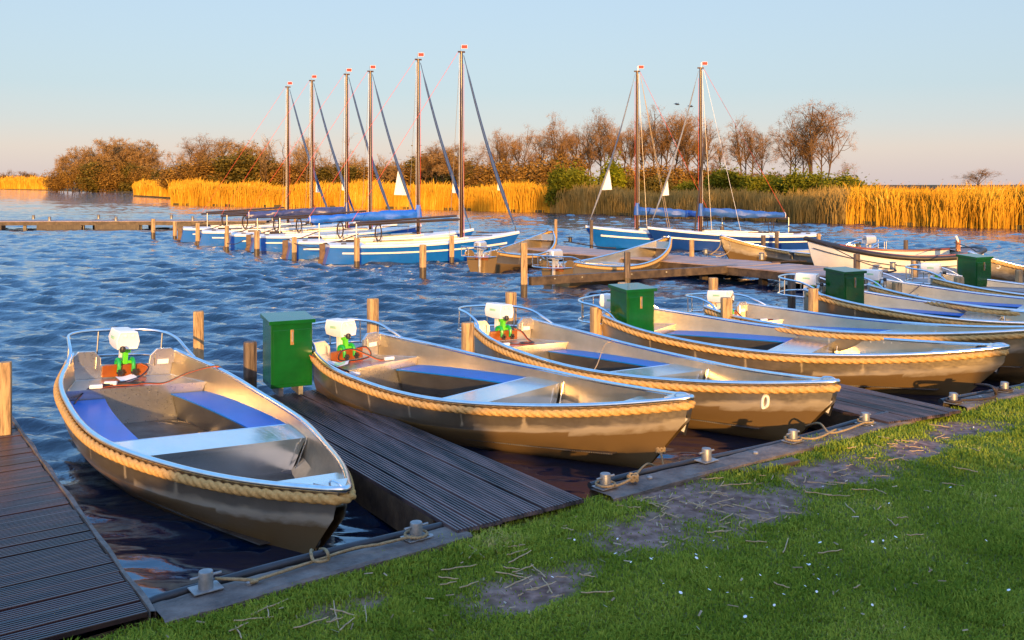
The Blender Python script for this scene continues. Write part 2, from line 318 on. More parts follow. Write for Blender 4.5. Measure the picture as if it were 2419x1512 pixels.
mx = t.nodes.new('ShaderNodeMix'); mx.data_type = 'RGBA'; t.links.new(at.outputs['Fac'], mx.inputs['Factor']); t.links.new(r1.outputs[0], mx.inputs['A']); t.links.new(r2.outputs[0], mx.inputs['B']); t.links.new(mx.outputs['Result'], b.inputs['Base Color'])
bu = t.nodes.new('ShaderNodeBump'); bu.inputs['Strength'].default_value = .8; bu.inputs['Distance'].default_value = .02; t.links.new(na.outputs[0], bu.inputs['Height']); t.links.new(bu.outputs[0], b.inputs['Normal'])
ground = bulk('grass_bank', V, Fc, gm2, rnd=soil(GX, GY).ravel(), smooth=True); tag(ground, 'sloping turf and bare soil beside the curb', 'ground', kind='structure')
gb = MB().prism([(-600, -600), (600, -600), (600, -6.2), (-600, -6.2)], -.5, .25).build('ground', gm); tag(gb, 'turf behind the bank', 'ground', kind='structure')
# retaining wall below the curb
for i, (a, b_) in enumerate(zip(S_PTS[1:-1], S_PTS[2:])): pass
rows = []
for z in (-.6, .24):
    rows.append([(p.x, p.y, z) for p in [q + LN * -.05 for q in S_PTS]])
tag(MB().grid(rows).build('bank_edge', M['beam']), 'dark timber edge of the bank under the curb', 'bank', kind='structure')

# grass blades
ng = 300000
# sample in the visible wedge
ys = 4.0 + (rng.random(ng * 2) ** 1.35) * 9; xs = (rng.random(ng * 2) * 2 - 1) * (.60 * ys + .3)
dS = -sdist(xs, ys); so = soil(xs, ys)
edge = (dS > .27) | ((dS > .16) & (rng.random(xs.size) < .55)) 
k = edge & (rng.random(xs.size) > so * .96) & (dS < 9)
# keep off the docks
k &= ~((xs < -1.75) & (ys > 4.75 - (xs + 1.9) * .0) & (dS < .30))
xs = xs[k][:ng]; ys = ys[k][:ng]; n = len(xs)
zb = gz(xs, ys); L = rng.uniform(.012, .030, n) * (1 + .5 * (np.sin(3 * xs + 2 * ys) * np.sin(4.1 * ys - xs) > .5)) * (1 - .4 * soil(xs, ys))
near = -sdist(xs, ys) < .55; L = np.where(near, L * 1.5, L)
an = rng.uniform(0, 6.283, n); le = rng.uniform(.2, 1.1, n); wd = rng.uniform(.0022, .0045, n) * (.6 + ys / 8)
dx, dy = np.cos(an), np.sin(an); px_, py_ = -dy, dx
P0 = np.stack([xs - px_ * wd, ys - py_ * wd, zb - .004], -1); P1 = np.stack([xs + px_ * wd, ys + py_ * wd, zb - .004], -1)
m1 = np.stack([xs + dx * L * le * .35, ys + dy * L * le * .35, zb + L * .62], -1); off = np.stack([px_ * wd * .7, py_ * wd * .7, 0 * wd], -1)
T = np.stack([xs + dx * L * le, ys + dy * L * le, zb + L * (1.05 - .35 * le)], -1)
V = np.stack([P0, P1, m1 + off, m1 - off, T], 1).reshape(-1, 3); b0 = np.arange(n) * 5
Fc = np.concatenate([np.stack([b0, b0 + 1, b0 + 2], -1), np.stack([b0, b0 + 2, b0 + 3], -1), np.stack([b0 + 3, b0 + 2, b0 + 4], -1)])
M['grass'] = leafmat('grass_blades', (.15, .23, .025), (.32, .40, .055), (.50, .42, .18), scale=1.7, transl=.3)
go = bulk('grass', V, Fc, M['grass'], rnd=np.repeat(np.clip(rng.normal(.35, .28, n), 0, 1.1), 5)); tag(go, 'short green turf growing over the bank', 'grass', kind='stuff')

# ------------------------------------------------------------------ curb, hose, bollards
CURB = [(shore(352, 1422), shore(1062, 1236), 'nearest weathered timber curb along the turf, in front of the leftmost boat'),
        (shore(1388, 1152), shore(2108, 978), 'long weathered timber curb along the turf between the two plank gangways'),
        (shore(2222, 950), Vector((9.5, 12.6)), 'weathered timber curb at the right edge beyond the second gangway')]
def curb(a, b_, lab, i):
    d = (b_ - a); Lc = d.length; t = thing('timber_curb', lab, 'curb', (a.x, a.y, 0), math.atan2(d.y, d.x), 'timber curbs along the bank')
    nS = 60; rows = []
    r_ = random.Random(i)
    prof = [(-.02, -.12), (-.02, .285), (-.03, .30), (-.25, .312), (-.275, .30), (-.28, .18)]
    for j in range(nS + 1):
        x = Lc * j / nS; rows.append([(x, y + .006 * math.sin(x * 5 + y * 30) + r_.uniform(-.003, .003), z + .004 * math.sin(x * 3.1 + y * 9) + r_.uniform(-.002, .002)) for y, z in prof])
    MB().grid(rows).build('curb_timber', M['curb'], t, smooth=True, ang=30)
    pts = [Vector((x, .035 + .01 * math.sin(x * 2.3), .285 + .012 * math.sin(x * 1.7 + i))) for x in np.linspace(.05, Lc - .02, 40)]
    if i == 0: pts = [Vector((-.10, -.02, .24)), Vector((-.03, .03, .275))] + pts
    MB().tube(pts, .026, 10).build('hose', M['piper'], t, smooth=True)
    for x in np.arange(.5, Lc, 1.15):
        MB().lathe([(.022, .30), (.022, .318), (.014, .324)], 8, (x, -.10 - .04 * math.sin(x), 0)).build('bolt', M['galv'], t)
    return t
for i, (a, b_, lab) in enumerate(CURB): curb(a, b_, lab, i)
def bollard_at(px, py, lab):
    g = G(px, py, .312); t = thing('mooring_bollard', lab, 'bollard', (g.x, g.y, .312), math.atan2(LD.y, LD.x), 'steel mooring bollards on the curb')
    MB().box((0, 0, .004), (.16, .12, .008)).build('base_plate', M['galv'], t, bevel=.002)
    MB().lathe([(.040, .008), (.039, .092), (.036, .097), (.01, .099)], 20).build('post', M['galv'], t, smooth=True)
    MB().tube([(-.085, 0, .07), (.085, 0, .07)], .008, 8).build('crossbar', M['galv'], t, smooth=True)
    return t
for px, py, lab in ((486, 1391, 'short steel bollard with crossbar, nearest of the row'), (983, 1270, 'short steel bollard with crossbar just before the first plank gangway'),
                    (1430, 1150, 'short steel bollard just past the first gangway with rope looped round it'), (1669, 1088, 'short steel bollard with no rope, in the middle of the long curb'),
                    (1873, 1042, 'short steel bollard with rope, in front of the boat marked 0'), (2044, 1000, 'short steel bollard with rope, right beside the second gangway'),
                    (2252, 951, 'short steel bollard with dark rope just past the second gangway'), (2373, 924, 'short steel bollard beside the hanging dark rope at the right')):
    bollard_at(px, py, lab)

# ------------------------------------------------------------------ plank docks
def planks(mb, o, du, dv, nu, Lp, wp_, zf, gap=.012, th=.028, groove=6, seed=0, ext=None):
    """nu planks each Lp long along du, laid side by side along dv; zf(point)->z"""
    r_ = random.Random(seed)
    for k in range(nu):
        v0 = k * (wp_ + gap); jz = r_.uniform(-.004, .004); e0 = r_.uniform(-.012, .012); tw = r_.uniform(-.003, .003)
        prof = []
        gw = wp_ / groove
        for g__ in range(groove):
            b0 = v0 + g__ * gw
            prof += [(b0 + gw * .06, 0), (b0 + gw * .48, 0), (b0 + gw * .58, -.014), (b0 + gw * .96, -.014)]
        prof = [(v0, -th), (v0, -.004)] + prof + [(v0 + wp_, -.003), (v0 + wp_, -th)]
        L0, L1 = (ext(v0) if ext else (0, Lp)); rows = []
        for s_ in np.linspace(L0 + e0, L1 + e0 * .5, 9):
            row = []
            for v_, dz in prof:
                p = o + du * s_ + dv * v_; row.append((p.x, p.y, zf(p) + dz + jz + tw * math.sin(s_ * 2 + k)))
            rows.append(row)
        mb.grid(rows)
        mb.f.append(tuple(range(len(mb.v) - len(prof), len(mb.v)))); q = len(mb.v) - 9 * len(prof); mb.f.append(tuple(range(q + len(prof) - 1, q - 1, -1)))
def gangway(o, ang, Ld, Wd, z0, z1, lab, seed):
    """o = near left corner, ang = heading towards the water"""
    du = Vector((math.cos(ang), math.sin(ang))); dv = Vector((du.y, -du.x))
    t = thing('plank_gangway', lab, 'gangway', (0, 0, 0), 0, 'plank gangways between the boats')
    zf = lambda p: z0 + (z1 - z0) * max(0, (p - o).dot(du)) / Ld
    sk = .26  # near end cut along the curb
    mb = MB(); wpl = (Wd - 5 * .012) / 6
    cut = lambda v_: (v_ * 0.08, Ld)
    planks(mb, o, du, dv, 6, Ld, wpl, zf, seed=seed, ext=cut)
    mb.build('deck', M['deckgrey'], t)
    for nm, v_, wf in (('side_beam', .0, .05), ('side_beam', Wd - .05, .05)):
        f = MB(); rows = []
        a = o + dv * v_; b_ = a + dv * wf
        P = []
        for s_ in (.35, Ld):
            for q in (a, b_):
                p = q + du * s_; P += [(p.x, p.y, zf(p) - .031), (p.x, p.y, zf(p) - .26)]
        f.add(P, [(0, 1, 5, 4), (2, 6, 7, 3), (0, 4, 6, 2), (1, 3, 7, 5), (0, 2, 3, 1), (4, 5, 7, 6)]); f.build(nm, M['beam'], t)
    return t
A1 = G(1082, 1252, .33); B1 = G(1390, 1172, .33)
gangway(Vector((A1.x, A1.y)), R(121.5), 5.2, 1.02, .33, .12, 'ridged plank gangway between the leftmost and second boats', 1)
A2 = G(2102, 998, .33)
gangway(Vector((A2.x, A2.y)), R(113), 5.3, .98, .33, .12, 'plank gangway between the third and fourth boats from the left', 2)
A3 = Vector((7.6, 11.6)); gangway(A3, R(117), 5.3, 1.0, .33, .15, 'plank gangway mostly hidden between boats at the right', 3)
# left dock, planks laid across
t = thing('ridged_dock', 'dark red ridged plank dock filling the lower left corner', 'dock', (0, 0, 0))
e0 = Vector((-1.86, 4.72)); du = Vector((-.588, .809)); acr = Vector((-du.y, du.x)); 
mb = MB(); planks(mb, e0 + du * .0, acr, du, 31, 2.6, .142, lambda p: .335 - .004 * p.y, seed=5, ext=lambda v_: (0.0, 2.7)); mb.build('deck', M['deckdark'], t)
mb = MB(); rows = []
for s_ in np.linspace(-.02, 5.0, 30):
    p = e0 + du * s_ - acr * (.032 + .006 * math.sin(s_ * 7)); q = e0 + du * s_ - acr * .004
    rows.append([(p.x, p.y, -.1), (p.x, p.y, .315 + .006 * math.sin(s_ * 9)), (q.x, q.y, .322 + .006 * math.sin(s_ * 9)), (q.x, q.y, .2)])
mb.grid(rows).build('edge_board', M['curb'], t)
MB().box((*(e0 + du * 2.2 + acr * .5), .18), (5.6, .12, .2), rz=math.atan2(du.y, du.x)).build('support_beam', M['beam'], t)

# ------------------------------------------------------------------ piles
pile_cache = {}
def pile(px, pyt, Y, wpx, lab, base=-.6, lean=0., wet=None, sq=True):
    p = AT(px, pyt, Y); wd = wpx * Y / F; top = p.z; r_ = random.Random(int(px))
    t = thing('mooring_pile', lab, 'pile', (p.x, p.y, 0), r_.uniform(.1, .9), 'timber mooring piles')
    t.rotation_euler[1] = lean
    nn = 10
    rr = [1 + r_.uniform(-.05, .05) for _ in range(nn)]
    def sec(z, s_=1.): 
        pts = []
        for k in range(nn):
            a = 2 * math.pi * k / nn; e = 1 / (abs(math.cos(a)) ** 4 + abs(math.sin(a)) ** 4) ** .25
            pts.append((wd * .46 * rr[k] * s_ * e * math.cos(a), wd * .46 * rr[k] * s_ * e * math.sin(a), z))
        return pts
    zw = r_.uniform(.2, .34) if wet is None else wet; m0 = M['piledark'] if int(px) in (591, 1870, 1953, 1482, 1803, 1835, 2140, 1397, 1593, 1706, 2024) else M['pile']  # shade on the pile by the nearest box is put into dark wood
    for nm, zs, m_ in (('post', [zw, (zw + top) / 2, top - .02, top], m0), ('wet_shaded_foot', [base, zw], M['pilewet'])):  # foot is wet wood, raised so its dark tone also covers cast shadow
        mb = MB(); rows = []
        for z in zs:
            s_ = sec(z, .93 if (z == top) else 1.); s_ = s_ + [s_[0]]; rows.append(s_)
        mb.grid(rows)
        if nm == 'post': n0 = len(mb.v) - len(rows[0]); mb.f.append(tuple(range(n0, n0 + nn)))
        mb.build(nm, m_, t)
    return t
PILES = [(13, 855, 8.1, 28, 'thick pale pile cut by the left edge of the photo'), (469, 735, 11.2, 27, 'tall sunlit pile behind the leftmost boat'), (591, 807, 10.95, 32, 'dark pile touching the left side of the nearest green box'),
         (881, 705, 12.6, 26, 'tall sunlit pile behind the stern rail of the second boat'), (1105, 762, 11.3, 29, 'short pile in front of the stern of the boat marked 0'), (1207, 690, 14.0, 24, 'sunlit pile behind the stern of the boat marked 0'),
         (1408, 725, 13.1, 27, 'short pile just left of the second green box'), (1470, 667, 15.4, 22, 'pile tip showing above the second green box'), (1685, 656, 16.6, 20, 'pile behind the stern rail of the fifth boat'),
         (1716, 703, 13.9, 26, 'short pile in front of the stern of the fifth boat'), (1921, 681, 15.0, 22, 'grey pile between the sixth boat stern and the third green box'), (1870, 648, 18.6, 18, 'dark forked pile left of the third green box'),
         (1953, 688, 15.9, 14, 'dark pile hidden against the third green box'), (2119, 667, 17.0, 21, 'grey pile in front of the seventh boat stern'), (2265, 654, 17.9, 21, 'short grey pile just left of the rightmost green box'),
         (2269, 608, 19.8, 16, 'taller grey pile behind the rightmost green box'), (2160, 616, 20.3, 15, 'grey pile standing in the pier right of the white launch rope'), (2024, 600, 21.4, 14, 'thin pile with blue tie in front of the white launch'),
         (2407, 638, 19.2, 16, 'grey pile at the right edge of the photo'), (1238, 573, 20.4, 17, 'tall pile holding the end of the dark horizontal beam'), (1482, 595, 21.6, 15, 'dark pile beside the beam in front of the aluminium launch'),
         (999, 578, 24.05, 16, 'lone pile in open water left of the launches'), (843, 562, 27.3, 13, 'pile in front of the nearest sailing boat hull'), (1067, 557, 28.6, 12, 'pile at the bow half of the nearest sailing boat'), (695, 560, 29.8, 12.5, 'pile behind the stern of the nearest sailing boat, fifth from the row end'),
         (607, 545, 32.0, 12.5, 'pile at the stern of the third sailing boat, fourth from the row end'), (536, 533, 33.5, 9.5, 'pile in the stern row, third but one from its far end'), (467, 527, 37.2, 10, 'pile in the stern row, third from its far end'),
         (413, 523, 40.5, 9, 'pile in the stern row, second from its far end'), (362, 517, 41.8, 9.5, 'farthest pile at the left end of the stern row'), (1313, 518, 37, 7, 'far thin pile above the aluminium launch bow'),
         (1397, 520, 35, 8, 'far pile left of the right-hand sailing boats'), (1634, 566, 26.2, 11, 'orange lit pile on the pier in front of the blue hull'), (1593, 537, 36, 8, 'far pile under the first blue boom cover'), (1706, 535, 36, 9, 'far pile under the second blue boom cover'),
         (1803, 556, 29.5, 10, 'dark pile behind the moored launch bow'), (1835, 548, 33.5, 9, 'far pile right of the blue boom cover end'), (1934, 552, 31, 9, 'short pile left of the white launch bow'), (2140, 567, 26.5, 10, 'dark pile behind the white launch'), (697, 502, 47, 7, 'reddish far pile beyond the sailing boats')]
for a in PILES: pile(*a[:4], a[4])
# ------------------------------------------------------------------ green boxes
def box_at(px, py, z, lab, first=[None]):
    g = G(px, py, z)
    if first[0] is None:
        t = thing('charging_box', lab, 'box', (g.x, g.y, z), R(27), 'green metal charging boxes'); first[0] = t
        W_, D_, H_ = .46, .42, .73
        MB().box((W_ / 2, D_ / 2, H_ / 2), (W_, D_, H_)).build('cabinet', M['boxg'], t, bevel=.006)
        mb = MB(); x0, x1, y0, y1 = -.025, W_ + .03, -.03, D_ + .02; zf, zk = H_ + .003, H_ + .05
        mb.add([(x0, y0, zf - .03), (x1, y0, zf - .03), (x1, y1, zf), (x0, y1, zf), (x0, y0, zf + .012), (x1, y0, zf + .012), (x1, y1, zk), (x0, y1, zk)], [(0, 3, 2, 1), (4, 5, 6, 7), (0, 1, 5, 4), (1, 2, 6, 5), (2, 3, 7, 6), (3, 0, 4, 7)])
        mb.build('lid', M['boxg'], t, bevel=.003)
        MB().box((W_ / 2, -.006, .34), (W_ - .04, .008, .60)).build('door', M['boxg'], t, bevel=.004)
        h = MB().box((W_ * .50, -.014, .555), (.036, .012, .17)).build('handle', M['brass'], t, bevel=.004)
        MB().box((W_ * .50, -.026, .56), (.016, .012, .11)).build('grip', M['galv'], h, bevel=.003)
        for x in (.12, .34): MB().box((x, D_ / 2, -.05), (.05, D_ * .8, .10)).build('foot', M['galv'], t)
        return t
    c = copy_tree(first[0]); c.location = (g.x, g.y, z); c['label'] = lab; return c
box_at(640, 919.5, .25, 'green metal box on the first gangway, largest and nearest, partly shadowed')
box_at(1481, 812, .3, 'bright green metal box between the third and fourth boats'); box_at(1995, 748, .3, 'dark green metal box beside the sixth boat, third from the left'); box_at(2306, 696, .3, 'smallest dark green metal box at the far right')

# ------------------------------------------------------------------ aluminium boats
KN = np.array([0, .15, .3, .5, .7, .85, 1.])
def interp(x, ys):
    ys = np.asarray(ys, float); m = np.gradient(ys, KN); i = int(np.clip(np.searchsorted(KN, x) - 1, 0, 5)); h = KN[i + 1] - KN[i]; t = (x - KN[i]) / h
    return (2 * t**3 - 3 * t**2 + 1) * ys[i] + (t**3 - 2 * t**2 + t) * h * m[i] + (-2 * t**3 + 3 * t**2) * ys[i + 1] + (t**3 - t**2) * h * m[i + 1]
def smooth_path(pts, n=8):
    P = [Vector(p) for p in pts]; P = [P[0] * 2 - P[1]] + P + [P[-1] * 2 - P[-2]]; o = []
    for i in range(1, len(P) - 2):
        for k in range(n):
            t = k / n; a, b_, c, d = P[i - 1], P[i], P[i + 1], P[i + 2]
            o.append(.5 * ((2 * b_) + (c - a) * t + (2 * a - 5 * b_ + 4 * c - d) * t * t + (3 * b_ - a - 3 * c + d) * t**3))
    o.append(P[-2]); return o
class Hull:
    def __init__(s, L=4.985, W=(.538, .809, .898, .891, .655, .40, .042), g=(.718, .472, .623), chd=(.33, .26, .20)):
        s.L = L; s.Wk = W; s.gk = g; s.chd = chd
    def W(s, t): return max(.02, interp(t, s.Wk))
    def q(s, k, t): return k[0] * (1 - t) * (1 - 2 * t) + 4 * k[1] * t * (1 - t) + k[2] * t * (2 * t - 1)
    def g(s, t): return s.q(s.gk, t)
    def rows(s, t):
        """(x, y, z, above, strip) from gunwale to keel"""
        W, g = s.W(t), s.g(t); zc = g - s.q(s.chd, t); L = s.L
        wc = max(.012, W * .955 - .012 + .015 * t); wb = W * (.70 - .25 * t ** 4); r = []
        e = t ** 3
        for k in range(7):
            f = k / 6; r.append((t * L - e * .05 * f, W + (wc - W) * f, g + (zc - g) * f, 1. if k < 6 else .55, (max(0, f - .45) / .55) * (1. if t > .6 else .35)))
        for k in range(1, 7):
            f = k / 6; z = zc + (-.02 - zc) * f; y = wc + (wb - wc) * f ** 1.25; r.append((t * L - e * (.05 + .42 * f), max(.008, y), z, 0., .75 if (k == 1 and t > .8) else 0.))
        for k in range(1, 4):
            f = k / 3; r.append((t * L - e * (.47 + .35 * f), wb * (1 - f), -.02 - .13 * f, 0., 0.))
        return r
    def at(s, t, z, side=-1, off=.004):
        r = s.rows(t)
        for a, b_ in zip(r[:-1], r[1:]):
            if b_[2] <= z <= a[2]:
                f = (a[2] - z) / (a[2] - b_[2] + 1e-9); return Vector((a[0] + (b_[0] - a[0]) * f, side * (a[1] + (b_[1] - a[1]) * f + off), z))
        a = r[0]; return Vector((a[0], side * (a[1] + off), z))
    def yin(s, t, z): return max(.01, abs(s.at(t, z, 1, 0).y) - .018)
def hull_mesh(H, m, parent):
    mb = MB(); att = []; NS = 112; ts = [i / NS for i in range(NS + 1)]
    rows = []
    for t in ts:
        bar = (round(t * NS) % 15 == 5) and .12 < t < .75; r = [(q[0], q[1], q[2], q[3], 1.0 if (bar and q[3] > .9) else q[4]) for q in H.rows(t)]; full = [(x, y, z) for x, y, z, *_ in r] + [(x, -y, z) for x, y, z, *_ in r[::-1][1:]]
        rows.append(full); a = [(q[3], q[4]) for q in r]; att += a + a[::-1][1:]
    mb.grid(rows)
    # inner skin
    irows = []
    for t in [.004 + .93 * i / 40 for i in range(41)]:
        zs = [H.g(t) - .012, H.g(t) - .12, H.g(t) - .25, max(.10, H.g(t) - .36), .085]
        p = [(H.at(t, z, 1).x - .02 * t, H.yin(t, z), z) for z in zs]; irows.append(p + [(x, -y, z) for x, y, z in p[::-1]])
    n0 = len(mb.v); mb.grid(irows); att += [(1., 0.)] * (len(mb.v) - n0)
    mb.f.append(tuple(range(n0 + 40 * 10, n0 + 41 * 10)))
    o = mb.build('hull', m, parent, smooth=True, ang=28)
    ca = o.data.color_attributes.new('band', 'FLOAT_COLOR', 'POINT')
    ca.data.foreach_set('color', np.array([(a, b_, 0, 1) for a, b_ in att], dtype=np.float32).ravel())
    return o
def transom(H, parent):
    W, g = H.W(0), H.g(0); mb = MB()
    def yz(poly, x0, x1):
        n = len(poly); v = [(x0, y, z) for y, z in poly] + [(x1, y, z) for y, z in poly]
        mb.add(v, [tuple(range(n)), tuple(range(2 * n - 1, n - 1, -1))] + [(i, n + i, n + (i + 1) % n, (i + 1) % n) for i in range(n)])
    r = H.rows(0)
    yz([(y, z) for _, y, z, *_ in r] + [(-y, z) for _, y, z, *_ in r[::-1][1:]][:-1] + [(-W, g - .13), (W, g - .13)][:0], -.004, .012) if False else None
    side = [(q[1] * .995, q[2]) for q in r if q[2] < g - .13]
    yz([(W * .99, g - .13)] + side + [(-y, z) for y, z in side[::-1][1:]] + [(-W * .99, g - .13)], -.006, .014)
    nz = g - .13
    for sg in (-1, 1): yz([(sg * y, z) for y, z in ((W * .99, nz + .001), (W * .98, g - .01), (W * .9, g + .03), (.33, g + .03), (.26, g - .04), (.25, nz + .001))][::sg], -.006, .035)
    return mb.build('transom', M['alu'] if H is H1 else M['hull'], parent, bevel=.004)
def twist(lay, lobes=3, d=.16): return lambda th, l: 1 - d + d * 1.2 * abs(math.cos(lobes / 2 * (th - 2 * math.pi * l / lay)))
H1 = Hull()
def numeral5(om, x, cz, small):
    mb = MB(); xo = x - .295 if small else x + .088; sgn = 1 if small else -1; s_ = 1.6 if small else 1.0; yc = .03 if small else .062; zc = cz + (.13 if small else .10); g_ = .014 if small else .010
    P = lambda a, b_: (yc + sgn * a * s_ * .018, zc + b_ * s_ * .018)
    for a, b_ in ((P(-1, 2), P(1, 2)), (P(-1, 2), P(-1, 0)), (P(1, 0), P(-1, 0)), (P(1, 0), P(1, -2)), (P(-1, -2), P(1, -2))): mb.box((xo, (a[0] + b_[0]) / 2, (a[1] + b_[1]) / 2), (.006, abs(a[0] - b_[0]) + g_, abs(a[1] - b_[1]) + g_))
    return mb.build('numeral', M['black'], om)
def outboard(parent, x=0., z=.60, cowlm='cowl', small=False, digit=False):
    m = MB(); y0 = .0
    m.box((x + .0, y0, z + .09), (.06, .05, .16)); m.box((x + .0, y0, z + .03), (.05, .16, .03)); m.tube([(x, y0 - .05, z + .15), (x, y0 + .05, z + .15)], .03, 8)
    om = m.build('outboard_motor', M['lime'] if not small else M['silver'], parent, bevel=.004)
    for sg in (-1, 1):
        c = MB(); c.tube(smooth_path([(x - .05, sg * .075, z - .03), (x - .03, sg * .075, z + .045), (x + .03, sg * .075, z + .06), (x + .07, sg * .075, z + .02), (x + .075, sg * .075, z - .07)], 4), .021, 8); c.build('clamp', M['green'] if not small else M['silver'], om, smooth=True)
        k = MB(); k.tube([(x + .05, sg * .075, z - .06), (x + .12, sg * .075, z - .062)], .008, 6)
        for a in range(3): k.box((x + .12, sg * .075, z - .062), (.016, .07, .02), rot=Matrix.Rotation(a * math.pi / 3, 3, 'X'))
        k.build('clamp_screw', M['black'], om)
    # cowling: tapered five-sided body
    cz = z + .17; prof = [(-.105, 0), (.105, 0), (.125, .085), (.095, .185), (-.095, .185), (-.125, .085)]
    if small: prof = [(-.10, 0), (.10, 0), (.13, .10), (.11, .22), (.05, .26), (-.05, .26), (-.11, .22), (-.13, .10)]
    rows = []; xs_ = [(.075, .80), (.085, .92), (.07, 1.), (-.10, 1.), (-.26, .93), (-.29, .72)]
    mb = MB(); n = len(prof)
    for xx, sc in xs_: rows.append([(x + xx, y * sc, cz + .09 + (zz - .09) * sc + (.01 if xx < -.2 else 0)) for y, zz in prof + prof[:1]])
    mb.grid(rows); mb.f.append(tuple(range(n))[::-1]); q = len(mb.v) - (n + 1); mb.f.append(tuple(range(q, q + n)))
    mb.build('cowling', M[cowlm], om, smooth=True, ang=30, bevel=.007)
    for yy in (-.035, .04): MB().tube([(x + .083, yy, cz + .145), (x + .092, yy, cz + .146)], .017, 12).build('button', M['white'] if not small else M['black'], om)
    if not small:
        MB().box((x - .08, -.1225, cz + .11), (.12, .004, .03)).build('green_mark', M['print'], om)
    t_ = MB().tube(smooth_path([(x + .04, -.06, cz + .02), (x + .12, -.075, cz + .02), (x + .16, -.08, cz + .02)], 3), .012, 8).build('tiller', M['galv'], om, smooth=True)
    MB().lathe([(.005, -.034), (.024, -.028), (.034, 0), (.024, .028), (.005, .034)], 12, (x + .17, -.08, cz + .02)).build('tiller_grip', M['black'], om, smooth=True)
    lg = MB(); lg.box((x - .12, 0, z - .05), (.07, .05, .5)); lg.box((x - .12, 0, z - .55), (.10, .018, .6)); lg.box((x - .12, 0, z - .5), (.2, .1, .012)); lg.build('drive_leg', M['white'] if not small else M['silver'], om, bevel=.006)
    if digit: numeral5(om, x, cz, small)
    return om
def rails(H, parent, dz=0.):
    W, g = H.W(0.), H.g(0.); Wf = H.W(.03)
    up = [(.30, H.W(.06), H.g(.06) + .01), (.16, Wf * 1.0, g + .045), (-.06, W * 1.05, g + .12), (-.34, W * .92, g + .15), (-.50, W * .55, g + .16), (-.54, 0, g + .16)]
    up = up + [(x, -y, z) for x, y, z in up[::-1][1:]]
    lo = [(.0, W, g - .13), (-.2, W * 1.02, g - .12), (-.38, W * .88, g - .12), (-.52, W * .5, g - .12), (-.55, 0, g - .12)]; lo = lo + [(x, -y, z) for x, y, z in lo[::-1][1:]]
    mb = MB(); mb.tube(smooth_path(up, 6), .017, 8); mb.tube(smooth_path(lo, 6), .014, 8)
    for a, b_ in (((-.34, W * .92, g - .12), (-.34, W * .92, g + .15)), ((-.53, W * .28, g - .12), (-.53, W * .28, g + .16))):
        for sg in (-1, 1): mb.tube([(a[0], a[1] * sg, a[2]), (b_[0], b_[1] * sg, b_[2])], .010, 8)
    return mb.build('stern_rail', M['tube'], parent, smooth=True)
def plate(H, t0, t1, z, th, yfun=None, n=12, inner=None, clear=.0):
    """flat bench plate between the hull sides; inner(t) leaves the middle open (returns one side, y>0)"""
    mb = MB(); top, bot = [], []
    for i in range(n + 1):
        t = t0 + (t1 - t0) * i / n; y = H.yin(t, z) - clear; x = t * H.L
        yi = inner(t) if inner else -y
        top.append([(x, yi, z), (x, y, z)]); bot.append([(x, yi, z - th), (x, y, z - th)])
    rows = [[b_[0], t_[0], t_[1], b_[1], b_[0]] for b_, t_ in zip(bot, top)]
    mb.grid(rows); mb.f.append((0, 1, 2, 3)); q = len(mb.v) - 5; mb.f.append((q + 3, q + 2, q + 1, q)); return mb
def mirror(mb): 
    m2 = MB(); m2.v = [(x, -y, z) for x, y, z in mb.v]; m2.f = [f[::-1] for f in mb.f]; return m2
